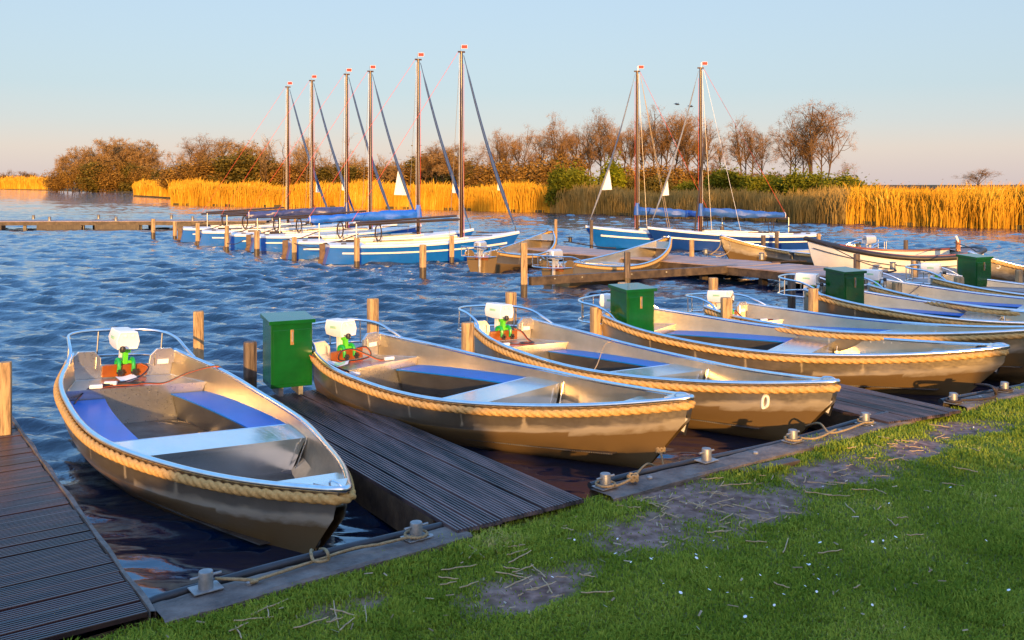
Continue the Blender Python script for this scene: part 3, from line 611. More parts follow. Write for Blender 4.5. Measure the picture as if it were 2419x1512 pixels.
def make_boat(H, name, label, cat='rowing boat', blue=True, small=False, group=None, rope=True):
    t = thing(name, label, cat, group=group)
    hull_mesh(H, M['hull'], t)
    tr = transom(H, t)
    # capping tube all round
    pts = [(u_ * H.L, H.W(u_) - .004, H.g(u_)) for u_ in np.linspace(.0, .985, 60)]
    tip = [(H.L - .012, H.W(1) * .6, H.g(1)), (H.L - .002, 0, H.g(1))]
    loop = pts + tip + [(x, -y, z) for x, y, z in (pts + tip[:1])[::-1]]
    MB().tube(loop, .024, 10).build('gunwale', M['tube'], t, smooth=True)
    if rope:
        p2 = [(u_ * H.L, H.W(u_) + .024 - .014 * u_ ** 12, H.g(u_) - .060) for u_ in np.linspace(.012, .978, 420)]
        nx = 14; x0, y0 = p2[-1][0], p2[-1][1]
        arc = [(x0 + .085 * math.sin(a), y0 * math.cos(a), H.g(1) - .068) for a in np.linspace(.12, math.pi / 2, nx)]
        lp = p2 + arc + [(x, -y, z) for x, y, z in (p2 + arc[:-1])[::-1]]
        MB().tube(lp, .034, 18, rf=twist(.27, 3, .30)).build('fender_rope', M['rope'], t, smooth=True, ang=180)
    # floor
    fl = plate(H, .02, .86, .10, .01); fl.build('floor', M['floor'], t)
    zd, zt = .458, .367
    k = H.gk[1] / .472
    zd *= .5 + .5 * k; zt *= .5 + .5 * k
    # stern deck with front panel
    d = plate(H, .006, .111, zd, .02, n=4); x = .111 * H.L - .012; yy = H.yin(.111, zd) - .005; yb = H.yin(.111, .11) - .005
    d.add([(x, -yy, zd - .02), (x, yy, zd - .02), (x, yb, .10), (x, -yb, .10)], [(0, 1, 2, 3)]); d.build('stern_deck', M['alu'], t, bevel=.003)
    inn = lambda u_: .33 + (.50 - .33) * ((u_ - .111) / .35) ** .8 + .02 * math.sin((u_ - .111) / .35 * 3.14)
    if small: inn = lambda u_: .48 + .12 * (u_ - .111) / .35
    for sg in (1, -1):
        p = plate(H, .113, .458, zt, .012, inner=inn, n=14)
        (p if sg > 0 else mirror(p)).build('side_bench', M['blue'] if blue else M['seat'], t, label='glossy blue side bench' if blue else None)
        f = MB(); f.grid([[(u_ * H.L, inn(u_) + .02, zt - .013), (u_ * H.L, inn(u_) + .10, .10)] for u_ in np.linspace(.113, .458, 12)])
        (f if sg > 0 else mirror(f)).build('bench_side_panel', M['alushade'], t)
    th = plate(H, .459, .566, zt + .012, .03, n=4, clear=.004); 
    xf = .566 * H.L - .02; yf = H.yin(.566, zt - .02) - .006; yb = H.yin(.566, .11) - .005
    th.add([(xf, -yf, zt - .018), (xf, yf, zt - .018), (xf, yb, .10), (xf, -yb, .10)], [(0, 1, 2, 3)])
    xf = .459 * H.L + .03
    th.add([(xf, -yf, zt - .018), (xf, yf, zt - .018), (xf, yb, .10), (xf, -yb, .10)], [(3, 2, 1, 0)])
    th.build('thwart', M['seat'], t, bevel=.004)
    # weld seam beside the thwart
    sm = MB()
    for sg in (1, -1): sm.tube([(xf + .545, sg * (H.yin(.575, zt) - .002), zt + .03), (xf + .545, sg * (H.yin(.575, .12) - .002), .12)], .006, 5); sm.tube([(.111 * H.L, sg * (yy - .01), zd + .003), (.02, sg * (H.yin(.006, zd) - .01), zd + .003)], .005, 5)
    sm.build('weld_seam', M['seat'], t)
    zb = H.g(.88) - .085; bs = plate(H, .83, .965, zb, .012, n=8); x = .80 * H.L + .004; yy = H.yin(.8, zb) - .01; yb = H.yin(.8, .11) - .006
    bs.build('bow_seat', M['seat'], t)
    # bow plate, lifting eye, stem ring
    bp = MB(); zz = H.g(.985) + .012; x = H.L
    bp.prism([(x - .02, -.012), (x - .02, .012), (x - .20, H.W(.96) - .01), (x - .20, -H.W(.96) + .01)][::-1], zz - .008, zz + .004); bp.build('bow_plate', M['tube'], t)
    e = MB(); e.tube(smooth_path([(x - .16, -.03, zz + .004), (x - .12, -.035, zz + .03), (x - .04, -.03, zz + .034), (x + .0, -.012, zz + .006)], 4), .008, 6); e.build('bow_handle', M['tube'], t, smooth=True)
    r = MB(); ex = H.L * .97 - .20; r.tube([(ex + .05 * math.cos(a), 0, .20 + .05 * math.sin(a)) for a in np.linspace(0, 2 * math.pi, 14)[:-1]], .008, 6, closed=True); r.build('stem_ring', M['galv'], t, smooth=True)
    rails(H, t)
    # motor board, sticker, latches
    zn = H.g(0) - .13
    MB().box((.026, 0, zn - .055), (.022, .47, .12)).build('motor_board', M['orange'], t, bevel=.003)
    MB().box((-.02, 0, zn - .055), (.022, .40, .12)).build('motor_board', M['orange'], t, bevel=.003)
    MB().box((.037, .40, zn + .02), (.003, .12, .05)).build('sticker', M['white'], t)
    for sg in (-1, 1): MB().tube([(.042, sg * .31, zn + .10), (.042, sg * .31, zn - .02)], .008, 6).build('latch', M['tube'], t)
    outboard(t, .0, zn, 'cowl' if not small else 'silver', small, digit=small)
    return t
def fl_mat():
    m = mat('checker_plate', (.07, .065, .06), (.16, .155, .145), rough=.5, metal=.8, scale=4)
    t = m.node_tree; b = t.nodes['Principled BSDF']; n = t.nodes.new; l = t.links.new; co = n('ShaderNodeTexCoord'); hs = []
    for rot in (45, -45):
        mp = n('ShaderNodeMapping'); mp.inputs['Rotation'].default_value = (0, 0, R(rot)); mp.inputs['Scale'].default_value = (70, 26, 1); l(co.outputs['Object'], mp.inputs[0])
        w_ = n('ShaderNodeTexWave'); w_.inputs['Scale'].default_value = .32; l(mp.outputs[0], w_.inputs[0]); hs.append(w_)
    mx = n('ShaderNodeMath'); mx.operation = 'MAXIMUM'; l(hs[0].outputs['Fac'], mx.inputs[0]); l(hs[1].outputs['Fac'], mx.inputs[1])
    bu = n('ShaderNodeBump'); bu.inputs['Strength'].default_value = .7; bu.inputs['Distance'].default_value = .006; l(mx.outputs[0], bu.inputs['Height']); l(bu.outputs[0], b.inputs['Normal'])
    return m
M['floor'] = fl_mat(); M['alushade'] = alumat('shaded_aluminium', (.26, .255, .24), (.36, .35, .33), .38)  # darker aluminium copy; shade under the benches is put into its colour
#        x       y       heading  dz     roll   pitch  scale
BO = [(-4.124, 9.709, -.898, -.042, -.064, -.022, .967, 'aluminium rental boat nearest the camera, moored between the left dock and the first gangway'),
      (-1.958, 10.95, -.750, .021, .013, .032, .955, 'aluminium rental boat with a card hanging at its bow, right of the first gangway'),
      (-.138, 12.245, -.865, .003, -.047, .017, .975, 'aluminium rental boat with a white 0 painted near its bow'),
      (1.59, 13.489, -.616, -.02, .012, .015, 1.011, 'aluminium rental boat fully sunlit behind the second green box, white drips on its inner side'),
      (3.464, 14.842, -.845, .013, -.038, .069, 1.048, 'aluminium rental boat with red cable on its stern deck, fifth from the left'),
      (5.158, 15.839, -.58, -.004, -.01, -.01, .996, 'aluminium rental boat whose stern pokes out left of the third green box'),
      (6.75, 17.05, -.66, 0, 0, .01, 1., 'shaded aluminium rental boat second from the far end, behind the third box'),
      (8.45, 18.35, -.62, 0, 0, .01, 1., 'shaded aluminium rental boat farthest in the row, behind the rightmost green box')]
boats = []
for i, (x, y, th, dz, ro, pi_, sc, lab) in enumerate(BO):
    if i == 0: b_ = make_boat(H1, 'aluminium_boat', lab, group='rental boats in the near row')
    else: b_ = copy_tree(boats[0]); b_['label'] = lab
    b_.location = (x, y, dz - pi_ * 2.5); b_.rotation_euler = (ro, -pi_, th); b_.scale = (sc, sc, 1); boats.append(b_)
bpy.context.view_layer.update()
def digit(H, boat, px, py, path, hgt, rad, name='numeral', side=-1, flip=1):
    """a painted numeral wrapped on the hull side"""
    mw = boat.matrix_world; best = None
    for t in np.linspace(.5, .99, 120):
        for z in np.linspace(.1, 1.0, 60):
            if z > H.g(t) - .1: continue
            q = mw @ H.at(t, z, side); qx = CX + F * q.x / q.y; qy = HY + F * (HC - q.z) / q.y; e = (qx - px) ** 2 + (qy - py) ** 2
            if best is None or e < best[0]: best = (e, t, z)
    _, t0, z0 = best; mb = MB(); pts = [H.at(t0 + flip * u_ * hgt * .5 / H.L, z0 + v_ * hgt * .5, side, .003) for u_, v_ in path]
    for a, b_ in zip(pts, pts[1:] ):
        mb.tube([a, b_], rad, 6)
    return mb.build(name, M['white'], boat)
oval = [(.42 * math.sin(a), math.copysign(abs(math.cos(a)) ** .8, math.cos(a))) for a in np.linspace(0, 2 * math.pi, 25)]
digit(H1, boats[2], 1810, 950, oval, .125, .015)
# white cards hanging at the bow of the boats
def card(boat, H, lab, w_=.10, h_=.17, dx=0., tilt=.35):
    c = MB(); x = H.L - .14 + dx; m_ = Matrix.Rotation(tilt, 3, 'Y'); c.box((x, .07, H.g(1) - .25), (w_, .008, h_), rot=m_); o = c.build('card_holder', M['black'], boat)
    p = MB(); p.box((x - .006, .065, H.g(1) - .25), (w_ * .72, .004, h_ * .74), rot=m_); p.box((x - .006, .075, H.g(1) - .25), (w_ * .72, .004, h_ * .74), rot=m_); p.build('card', M['paper'], o)
for i in (1, 2, 3): card(boats[i], H1, '')
for i in (4, 5, 6, 7):
    om = [c for c in kids(boats[i]) if c.name.startswith('outboard_motor')][0]; numeral5(om, 0., .718 - .13 + .17, False)
# white drips inside the fourth boat
for k, (t_, ln) in enumerate(((.60, .16), (.64, .17), (.665, .15), (.70, .15), (.72, .15), (.745, .14))):
    g0 = H1.g(t_); pts = [(t_ * H1.L + .02 * j * (1.5 if k == 1 else .2), H1.yin(t_, g0 - .02 - ln * j / 4) - .004, g0 - .03 - ln * j / 4) for j in range(5)]
    MB().tube(pts, .004, 5).build('paint_drip', M['white'], boats[3])

# mooring ropes from stem ring to the bollards
def rope_path(pts, r, name, lab, m='thinrope', n=10): 
    o = MB().tube(smooth_path(pts, n), r, 9, rf=twist(.07, 3, .3)).build(name, M[m], smooth=True, ang=180); return tag(o, lab, 'rope', 'mooring ropes at the bank')
def ringpos(i): return boats[i].matrix_world @ Vector((H1.L * .97 - .20, 0, .15))
def loop(g, r=.068, z=.335, n=10, a0=0., turn=1.15): return [(g.x + r * math.cos(a0 + a), g.y + r * math.sin(a0 + a), z) for a in np.linspace(0, 2 * math.pi * turn, n)]
b1, b2, b3 = G(486, 1391, .312), G(983, 1270, .312), G(1430, 1150, .312); b5, b6, b7, b8 = G(1873, 1042, .312), G(2044, 1000, .312), G(2252, 951, .312), G(2373, 924, .312)
rg = ringpos(0); mid = G(745, 1325, .33)
rope_path([b1 + Vector((.03, .06, .03)), b1 + Vector((.25, .08, .012)), G(600, 1372, .325), mid, G(830, 1297, .335), G(900, 1285, .335)] + loop(b2, a0=-2.2), .0095, 'mooring_rope', 'long rope lying along the nearest curb between its two bollards')
rope_path([rg + Vector((0, 0, 0)), rg + Vector((.02, -.08, -.02)), G(735, 1300, .34), G(742, 1325, .345), G(775, 1322, .345), G(770, 1300, .37), rg + Vector((.03, -.02, -.01))], .010, 'mooring_rope', 'short knotted rope from the nearest boat stem to the curb')
rg = ringpos(1)
rope_path([rg, rg + Vector((-.02, -.25, -.10)), (rg + G(1495, 1128, .36)) / 2 + Vector((0, 0, -.02)), G(1495, 1128, .35), G(1460, 1146, .34)] + loop(b3, a0=.2), .0095, 'mooring_rope', 'sunlit rope from the second boat stem down to its bollard')
for q in (rg + Vector((0, -.02, -.01)), G(1495, 1128, .35)):
    kn = MB(); 
    for a in range(4): kn.tube([q + Vector((.035 * math.cos(a * 1.6 + s_), .03 * math.sin(a * 1.6 + s_), .02 * math.sin(2.1 * s_ + a))) for s_ in np.linspace(0, 5, 14)], .011, 7)
    tag(kn.build('rope_knot', M['thinrope'], smooth=True), 'frayed knot of rope hanging under the second boat stem' if q.z < .3 else 'frayed rope knot lying on the curb beside the looped bollard', 'knot')
rg = ringpos(2)
rope_path([rg, G(1935, 1000, .36), G(1960, 1022, .34), G(2000, 1015, .335)] + loop(b6, a0=-2.0), .0095, 'mooring_rope', 'rope from the stem of the boat marked 0 to the bollard by the second gangway')
rope_path([G(1975, 1014, .345), G(1930, 1035, .335)] + loop(b5, a0=.3), .0095, 'mooring_rope', 'rope lying on the curb, ending round the bollard before the boat marked 0')
rg = ringpos(3)
rope_path([rg, G(2340, 912, .42), G(2352, 935, .34), G(2320, 943, .335)] + loop(b7, a0=.2), .014, 'mooring_rope', 'dark rope from the fully sunlit boat down to the curb', 'darkrope')
rope_path([rg, G(2348, 915, .4), G(2352, 930, .345)] + loop(b8, a0=2.5), .014, 'mooring_rope', 'dark rope looped round the rightmost bollard', 'darkrope')

# cables, plugs and papers lying in the boats (local boat coordinates)
def inboat(i, p): return boats[i].matrix_world @ Vector(p)
def cable(i, pts, lab, dark=True, r=.009):
    t = thing('charging_cable', lab, 'cable', (0, 0, 0), 0, 'charging cables')
    a = smooth_path([inboat(i, p) for p in pts], 8)
    MB().tube(a, r, 7).build('orange_wire', M['ocable'], t, smooth=True)
    MB().tube([p + Vector((.006, -.012, .008)) for p in a], r * .8, 7).build('black_wire', M['black'], t, smooth=True)
    return t
def plug(t, i, p, ang=0.):
    q = inboat(i, p); MB().box(q, (.12, .045, .035), rz=ang).build('plug', M['cowl'], t, bevel=.006)
zk = .475
t = cable(0, [(.06, .16, .60), (.12, .22, .56), (.25, .10, .50), (.33, -.06, zk), (.36, -.16, zk), (.40, -.30, zk + .01)], 'orange and black cable drooping from the motor of the nearest boat')
t = cable(0, [(.70, -.66, .36), (.56, -.58, .40), (.46, -.42, zk), (.47, -.20, zk), (.50, -.02, zk), (.44, .08, zk), (.40, -.02, zk), (.46, -.20, zk), (.52, -.36, zk)], 'coiled orange and black cable with two plugs on the nearest stern deck'); plug(t, 0, (.46, -.26, zk + .02), .1); plug(t, 0, (.53, -.42, zk + .01), .4)
t = cable(0, [(.46, -.18, zk + .01), (.50, .10, zk), (.52, .28, zk + .0), (.58, .50, zk + .10), (.66, .76, .64), (.70, .84, .58), (.75, .90, .45)], 'single orange cable crossing the nearest stern deck and hanging over the gunwale', r=.007)
t = cable(1, [(.06, .13, .60), (.10, .24, .60), (.16, .26, .50), (.14, .05, .47), (.10, -.18, .50), (.12, -.16, .60), (.14, .0, .61), (.22, .12, .55), (.34, .24, zk), (.40, .30, zk)], 'looped orange and black cable hanging from the motor of the second boat'); plug(t, 1, (.44, .33, zk + .01), .6)
t = cable(1, [(.30, -.74, .66), (.40, -.58, .56), (.50, -.50, .50), (.62, -.42, .46)], 'short red and black cable over the gunwale beside the nearest green box'); plug(t, 1, (.68, -.38, .44), -.5)
t = cable(2, [(.06, .15, .62), (.14, .22, .58), (.26, .22, .50), (.36, .20, zk), (.48, .14, zk), (.50, -.02, zk), (.40, -.04, zk), (.40, .10, zk), (.50, .12, zk), (.52, -.10, zk), (.46, -.26, zk)], 'orange cable coiled on the stern deck of the boat marked 0'); plug(t, 2, (.46, -.34, zk + .01), .6)
t = cable(4, [(.06, .15, .62), (.10, .28, .50), (.22, .30, zk), (.42, .34, zk), (.56, .40, zk)], 'red orange cable on the stern deck behind the short pile'); plug(t, 4, (.54, .20, zk + .01), .4)
t = cable(6, [(.06, .15, .62), (.14, .30, .50), (.34, .34, zk), (.46, .24, zk), (.60, .86, .66)], 'dark cable on the stern deck of the boat behind the third green box', r=.007)
def sheet(i, c, lab, r0=.3, green=False):
    t = thing('paper_sheet', lab, 'paper'); mb = MB(); rows = []
    for a in np.linspace(-.13, .13, 7): rows.append([inboat(i, (c[0] + a * math.cos(r0) - b_ * math.sin(r0), c[1] + a * math.sin(r0) + b_ * math.cos(r0), c[2] + .03 * abs(a) / .13 + .01 * math.sin(9 * a + 20 * b_))) for b_ in np.linspace(-.1, .1, 6)])
    mb.grid(rows).build('sheet', M['paper'], t, smooth=True)
    if green:
        m2 = MB(); m2.grid([[Vector(p) + Vector((0, 0, .003)) for p in r_[1:5]] for r_ in rows[2:6]]); m2.build('printed_map', M['print'], t)
sheet(0, (.26, .0, zk - .005), 'crumpled white paper on the nearest stern deck'); sheet(1, (.30, -.34, zk + .02), 'sheet with a green printed map beside the nearest green box', .8, True)
o = MB().tube(smooth_path([inboat(2, (1.2, .92, .52)), inboat(2, (1.25, .7, .50)), inboat(2, (1.5, .30, .30)), inboat(2, (1.6, .0, .13))], 8), .006, 6).build('tie_rope', M['reedstalk'], smooth=True); tag(o, 'thin yellow line hanging from the far gunwale into the boat marked 0', 'rope')

# ------------------------------------------------------------------ launches across the channel
H2 = Hull(L=5.0, W=(.50, .74, .86, .88, .70, .44, .035), g=(.62, .46, 1.0), chd=(.30, .25, .30))
la = make_boat(H2, 'aluminium_launch', 'aluminium launch with silver outboard, nearest to the lone pile, left of the beam', 'launch', blue=False, small=True, group='aluminium launches at the pier', rope=True)
la.location = (-.85, 25.9, 0); la.rotation_euler = (0, 0, math.atan2(4.6, 2.2))
def launch(x, y, th, lab, sc=1.):
    c = copy_tree(la); c.location = (x, y, 0); c.rotation_euler = (0, 0, th); c.scale = (sc, sc, 1); c['label'] = lab; return c
launch(1.10, 22.6, math.atan2(4.1, 3.6), 'aluminium launch with silver outboard, behind the dark horizontal beam', 1.04)
lc = launch(11.0, 28.6, math.atan2(-1.5, -4.9), 'aluminium launch with its roped bow pointing left beyond the pier', 1.02)
le = launch(15.0, 21.4, math.atan2(-1.0, -4.9), 'aluminium launch cut by the right edge, with a white 3 at its bow', 1.)
bpy.context.view_layer.update()
three = [(-.4, .9), (.1, 1.), (.4, .6), (.1, .15), (-.1, .05), (.2, 0), (.45, -.5), (.1, -1), (-.4, -.85)]
digit(H2, le, 2362, 618, three, .17, .014, side=1, flip=-1)
# black outboard of the moored launch is dark
for ch in TREE(lc): pass
# white launch
H3 = Hull(L=4.3, W=(.80, 1.08, 1.2, 1.24, 1.04, .68, .04), g=(.86, .71, 1.10), chd=(.3, .3, .4))
wl_ = thing('white_launch', 'white round-bilged launch with black rubbing strake moored at the pier', 'launch', (12.0, 23.6, 0), math.atan2(.6, -4.2))
M['gel'] = mat('white_gelcoat', (.78, .77, .74), (.72, .71, .68), rough=.3, scale=4); M['rubber'] = mat('black_rubber', (.015, .013, .013), (.03, .028, .028), rough=.5, scale=8); M['maho'] = mat('varnished_mahogany', (.16, .035, .015), (.22, .05, .02), rough=.3, scale=12, stretch=(1, 8, 8))
M['cream'] = mat('cream_interior', (.62, .60, .50), (.56, .54, .46), rough=.45, scale=6)
mb = MB(); rows = []
for i in range(49):
    u_ = i / 48; W, g = H3.W(u_), H3.g(u_); e = u_ ** 3; p = []
    if u_ < .15: W *= (.35 + .65 * math.sin(u_ / .15 * math.pi / 2)) 
    for f in np.linspace(0, 1, 12):
        a = f * math.pi / 2; p.append((u_ * H3.L - e * .7 * f ** 1.5 + (.25 * f * (1 - u_) ** 6), W * math.cos(a) ** (.55 if u_ < .8 else .8), g - (g + .15) * (math.sin(a) ** 1.1)))
    rows.append(p + [(x, -y, z) for x, y, z in p[::-1][1:]])
mb.grid(rows); mb.f.append(tuple(range(23))); mb.build('hull', M['gel'], wl_, smooth=True, ang=60)
def ed(u_, off=0, dz=0):
    W = H3.W(u_) * ((.35 + .65 * math.sin(u_ / .15 * math.pi / 2)) if u_ < .15 else 1); return (u_ * H3.L, W + off, H3.g(u_) + dz)
P = [ed(u_, .0, -.02) for u_ in np.linspace(0, .99, 50)]; lp = P + [(H3.L + .03, 0, H3.g(1) - .02)] + [(x, -y, z) for x, y, z in P[::-1]]
MB().tube(lp, .062, 10, closed=True).build('rubbing_strake', M['rubber'], wl_, smooth=True)
P = [ed(u_, -.0, -.22) for u_ in np.linspace(.1, .97, 40)]
for sg in (1, -1): MB().tube([(x, sg * (y * 1.0 + .008), z) for x, y, z in P], .010, 6).build('trim_line', M['rubber'], wl_)
mb = MB(); rows = [[ed(u_, -.06, .0), (ed(u_)[0], max(.02, ed(u_)[1] - .24), ed(u_)[2] - .005)] for u_ in np.linspace(.01, .97, 40)]
mb.grid(rows); mb2 = mirror(mb); mb.add(mb2.v, mb2.f); mb.build('side_deck', M['gel'], wl_, smooth=True)
mb = MB(); mb.grid([[(ed(u_)[0], sg * max(.01, ed(u_)[1] - .24), ed(u_)[2] - .005 - dz) for sg, dz in ((1, 0), (1, .45), (-1, .45), (-1, 0))] for u_ in np.linspace(.12, .78, 20)]); mb.build('cockpit_liner', M['cream'], wl_)
mb = MB(); mb.grid([[(ed(u_)[0], sg * max(.01, ed(u_)[1] - .22), ed(u_)[2] + .0) for sg in (1, -1)] for u_ in np.linspace(.78, .97, 8)]); mb.grid([[(ed(u_)[0], sg * max(.01, ed(u_)[1] - .22), ed(u_)[2] + .0) for sg in (1, -1)] for u_ in np.linspace(.01, .12, 5)]); mb.build('end_deck', M['maho'], wl_)
for sg in (1, -1): MB().tube([(ed(u_)[0], sg * (ed(u_)[1] - .24), ed(u_)[2] + .02) for u_ in np.linspace(.12, .78, 20)], .028, 6).build('coaming', M['maho'], wl_, smooth=True)
MB().box((.55, 0, .93), (.10, .10, .30)).build('engine_control', M['maho'], wl_, bevel=.01); MB().tube([(.5, 0, .9), (.62, .05, 1.18)], .03, 8).build('stern_post', M['gel'], wl_)

# ------------------------------------------------------------------ pier, jetty and beam
def pier_deck(name, lab, pts, wd, z, cat='pier', m='pierdeck', side=1, posts=2.2):
    """pts = near edge polyline; deck extends to the left of travel * side"""
    t = thing(name, lab, cat); mb = MB(); r_ = random.Random(3)
    for a, b_ in zip(pts[:-1], pts[1:]):
        a = Vector(a); b_ = Vector(b_); d = (b_ - a).normalized(); n_ = Vector((-d.y, d.x)) * side; L_ = (b_ - a).length; k = 0
        while k < L_:
            w0 = .145; j = r_.uniform(-.004, .004); P0 = a + d * k; P1 = a + d * min(L_, k + w0); Q0 = P0 + n_ * wd; Q1 = P1 + n_ * wd
            mb.prism([tuple(P0), tuple(P1), tuple(Q1), tuple(Q0)][::side], z - .03 + j, z + j); k += .155
    mb.build('deck', M[m], t)
    for off in (.03, wd - .15):
        mb = MB()
        for a, b_ in zip(pts[:-1], pts[1:]):
            a = Vector(a); b_ = Vector(b_); d = (b_ - a).normalized(); n_ = Vector((-d.y, d.x)) * side; c = (a + b_) / 2 + n_ * (off + .05); mb.box((c.x, c.y, z - .13), ((b_ - a).length, .10, .19), rz=math.atan2(d.y, d.x))
        mb.build('edge_beam', M['beam'], t)
    for a, b_ in zip(pts[:-1], pts[1:]):
        a = Vector(a); b_ = Vector(b_); d = (b_ - a).normalized(); n_ = Vector((-d.y, d.x)) * side; L_ = (b_ - a).length
        for k in np.arange(.6, L_, posts):
            for off in (.25, wd - .3): p = a + d * k + n_ * off; MB().box((p.x, p.y, -.2), (.16, .16, z * 2 + .02), rz=.3).build('support_post', M['pilewet'], t)
    return t
pier_deck('plank_pier', 'diagonal plank pier running from the far jetty to the right edge of the photo', [(-13.6, 51.6), (1.52, 27.6), (5.6, 22.9), (7.06, 20.7), (12.6, 14.2), (18, 8.6)], 1.9, .45, side=1)
jt = pier_deck('long_jetty', 'long low sunlit jetty across the water at the left', [(-46, 49.4), (-13.7, 51.4)], 2.2, .47, cat='jetty', side=1, posts=3.1)
for k in range(9): MB().box((-44 + k * 3.7 + (k % 2) * .6, 49.9 + .2 * k, .06), (2.4, .5, .42), rz=.06).build('float', M['pilewet'], jt)
r_ = random.Random(5)
cnt = 0
for px, py in ((79, 516), (117, 520), (233, 515), (274, 520), (405, 515), (455, 519), (588, 514), (644, 519)):
    g = G(px, py + 2, .47); t = thing('jetty_bollard', '%s small pale bollard from the left on the long jetty' % ORD[cnt], 'bollard', (g.x, g.y, .47), 0, 'bollards on the long jetty'); cnt += 1
    MB().lathe([(.09, 0), (.08, .22), (.09, .24), (.03, .26)], 10).build('post', M['galv'], t, smooth=True)
for px, py, lab in ((1667, 603, 'low cleat bollard wound with rope on the pier left of the moored launch'), (1799, 613, 'small steel bollard on the pier under the moored launch bow'), (1871, 612, 'dark bollard with black rope on the pier'), (2109, 637, 'steel bollard holding the white launch rope'), (1347, 572, 'pier bollard with black line beside the left sailing boat bow')):
    g = G(px, py, .45); t = thing('pier_bollard', lab, 'bollard', (g.x, g.y, .45), .4, 'bollards on the plank pier')
    MB().lathe([(.07, 0), (.06, .16), (.09, .18), (.02, .19)], 10).build('post', M['galv'] if px not in (1871, 1347) else M['black'], t, smooth=True); MB().tube([(-.12, 0, .12), (.12, 0, .12)], .015, 6).build('crossbar', M['galv'], t)
def line(pts, r, lab, m='darkrope', name='mooring_line', cat='rope'):
    o = MB().tube(smooth_path(pts, 8), r, 6).build(name, M[m], smooth=True); return tag(o, lab, cat)
line([AT(1935, 570, 23.0), AT(1980, 592, 22.2), AT(2021, 612, 21.4)], .012, 'dark line from the white launch bow to the thin pile')
line([AT(2024, 615, 21.3), AT(2070, 630, 21.3), G(2105, 636, .50)], .012, 'dark line from the thin pile to the pier bollard')
line([G(2075, 641, .47), G(2090, 643, .47), G(2115, 640, .47), G(2113, 636, .5)], .02, 'black rope coiled at the pier bollard by the white launch')
line([G(1823, 619, .47), G(1850, 618, .47), G(1871, 617, .47), G(1905, 617, .47)], .02, 'black rope lying on the pier before the white launch')
line([AT(1703, 568, 26.9), AT(1698, 585, 26.5), AT(1680, 600, 26), G(1667, 600, .5)], .018, 'pale rope from the moored launch bow to the wound cleat', 'thinrope')
line([AT(1722, 570, 26.6), AT(1725, 590, 26.3), AT(1705, 604, 26), G(1672, 601, .5)], .014, 'second pale rope hanging from the moored launch bow', 'thinrope')
line([G(1332, 571, .47), G(1347, 572, .5), G(1375, 577, .48), G(1420, 584, .47), G(1455, 586, .47)], .02, 'black rope lying along the pier at the right-hand sailing boat bow')
line([AT(2255, 573, 24.2), AT(2290, 585, 22), AT(2310, 597, 20.5)], .012, 'dark line between the white launch stern and the rightmost launch')
t = thing('mooring_beam', 'dark horizontal timber beam fixed to the tall pile in front of a launch', 'beam'); a = Vector((.40, 20.4, .36)); b_ = Vector((5.7, 23.4, .36)); c = (a + b_) / 2
MB().box(c, ((b_ - a).length, .14, .19), rz=math.atan2(b_.y - a.y, b_.x - a.x)).build('timber', M['beam'], t, bevel=.01)
for k in (.1, .22, .45, .62): q = a.lerp(b_, k) + Vector((.03, -.075, .03)); MB().lathe([(.02, -.01), (.02, .012)], 6, q).build('bolt', M['galv'], t)

# ------------------------------------------------------------------ sailing boats
M['bluehull'] = mat('blue_gelcoat', (.004, .095, .42), (.006, .12, .50), rough=.28, scale=2, coat=.3)
M['navyhull'] = mat('navy_gelcoat', (.004, .035, .20), (.006, .045, .24), rough=.28, scale=2, coat=.3)
M['deckwhite'] = mat('white_deck', (.80, .78, .72), (.72, .70, .63), rough=.5, scale=3)
M['cockpit'] = mat('cream_cockpit', (.66, .58, .36), (.60, .52, .32), rough=.55, scale=3)
M['mast'] = mat('varnished_mast', (.028, .010, .004), (.075, .026, .008), rough=.24, scale=6, stretch=(12, 12, .8))
M['spar'] = mat('dark_spar', (.020, .014, .012), (.045, .03, .022), rough=.35, scale=6, stretch=(1, 12, 12))
M['coverblue'] = mat('royal_blue_cover', (.008, .10, .50), (.012, .13, .60), rough=.55, scale=6, bump=.8, bscale=8)
M['covernavy'] = mat('navy_cover', (.025, .035, .12), (.045, .06, .18), rough=.35, scale=6, bump=.8, bscale=8)
M['covermid'] = mat('blue_cover', (.02, .085, .33), (.03, .11, .40), rough=.5, scale=6, bump=.8, bscale=8)
M['jib'] = mat('rolled_blue_jib', (.015, .04, .13), (.03, .08, .22), rough=.6, scale=20, stretch=(1, 1, .3))
M['jibgrey'] = mat('rolled_grey_jib', (.13, .15, .18), (.22, .24, .28), rough=.7, scale=20)
M['sail'] = mat('white_sailcloth', (.78, .78, .76), (.70, .70, .70), rough=.75, scale=10)
M['redline'] = mat('red_line', (.60, .04, .02), (.50, .05, .03), rough=.7, scale=50)
M['steel'] = mat('rigging_wire', (.35, .33, .30), (.45, .42, .38), rough=.4, metal=.8, scale=50)
M['red'] = mat('red_flag', (.62, .01, .015), (.55, .01, .012), rough=.6, scale=9)
M['rudder'] = woodmat('dark_rudder', (.07, .04, .025), (.14, .09, .06), scale=6, rough=.6)
HS = Hull(L=6.5, W=(.62, .88, 1.0, 1.04, .82, .50, .03), g=(.60, .62, .88), chd=(.3, .25, .3))
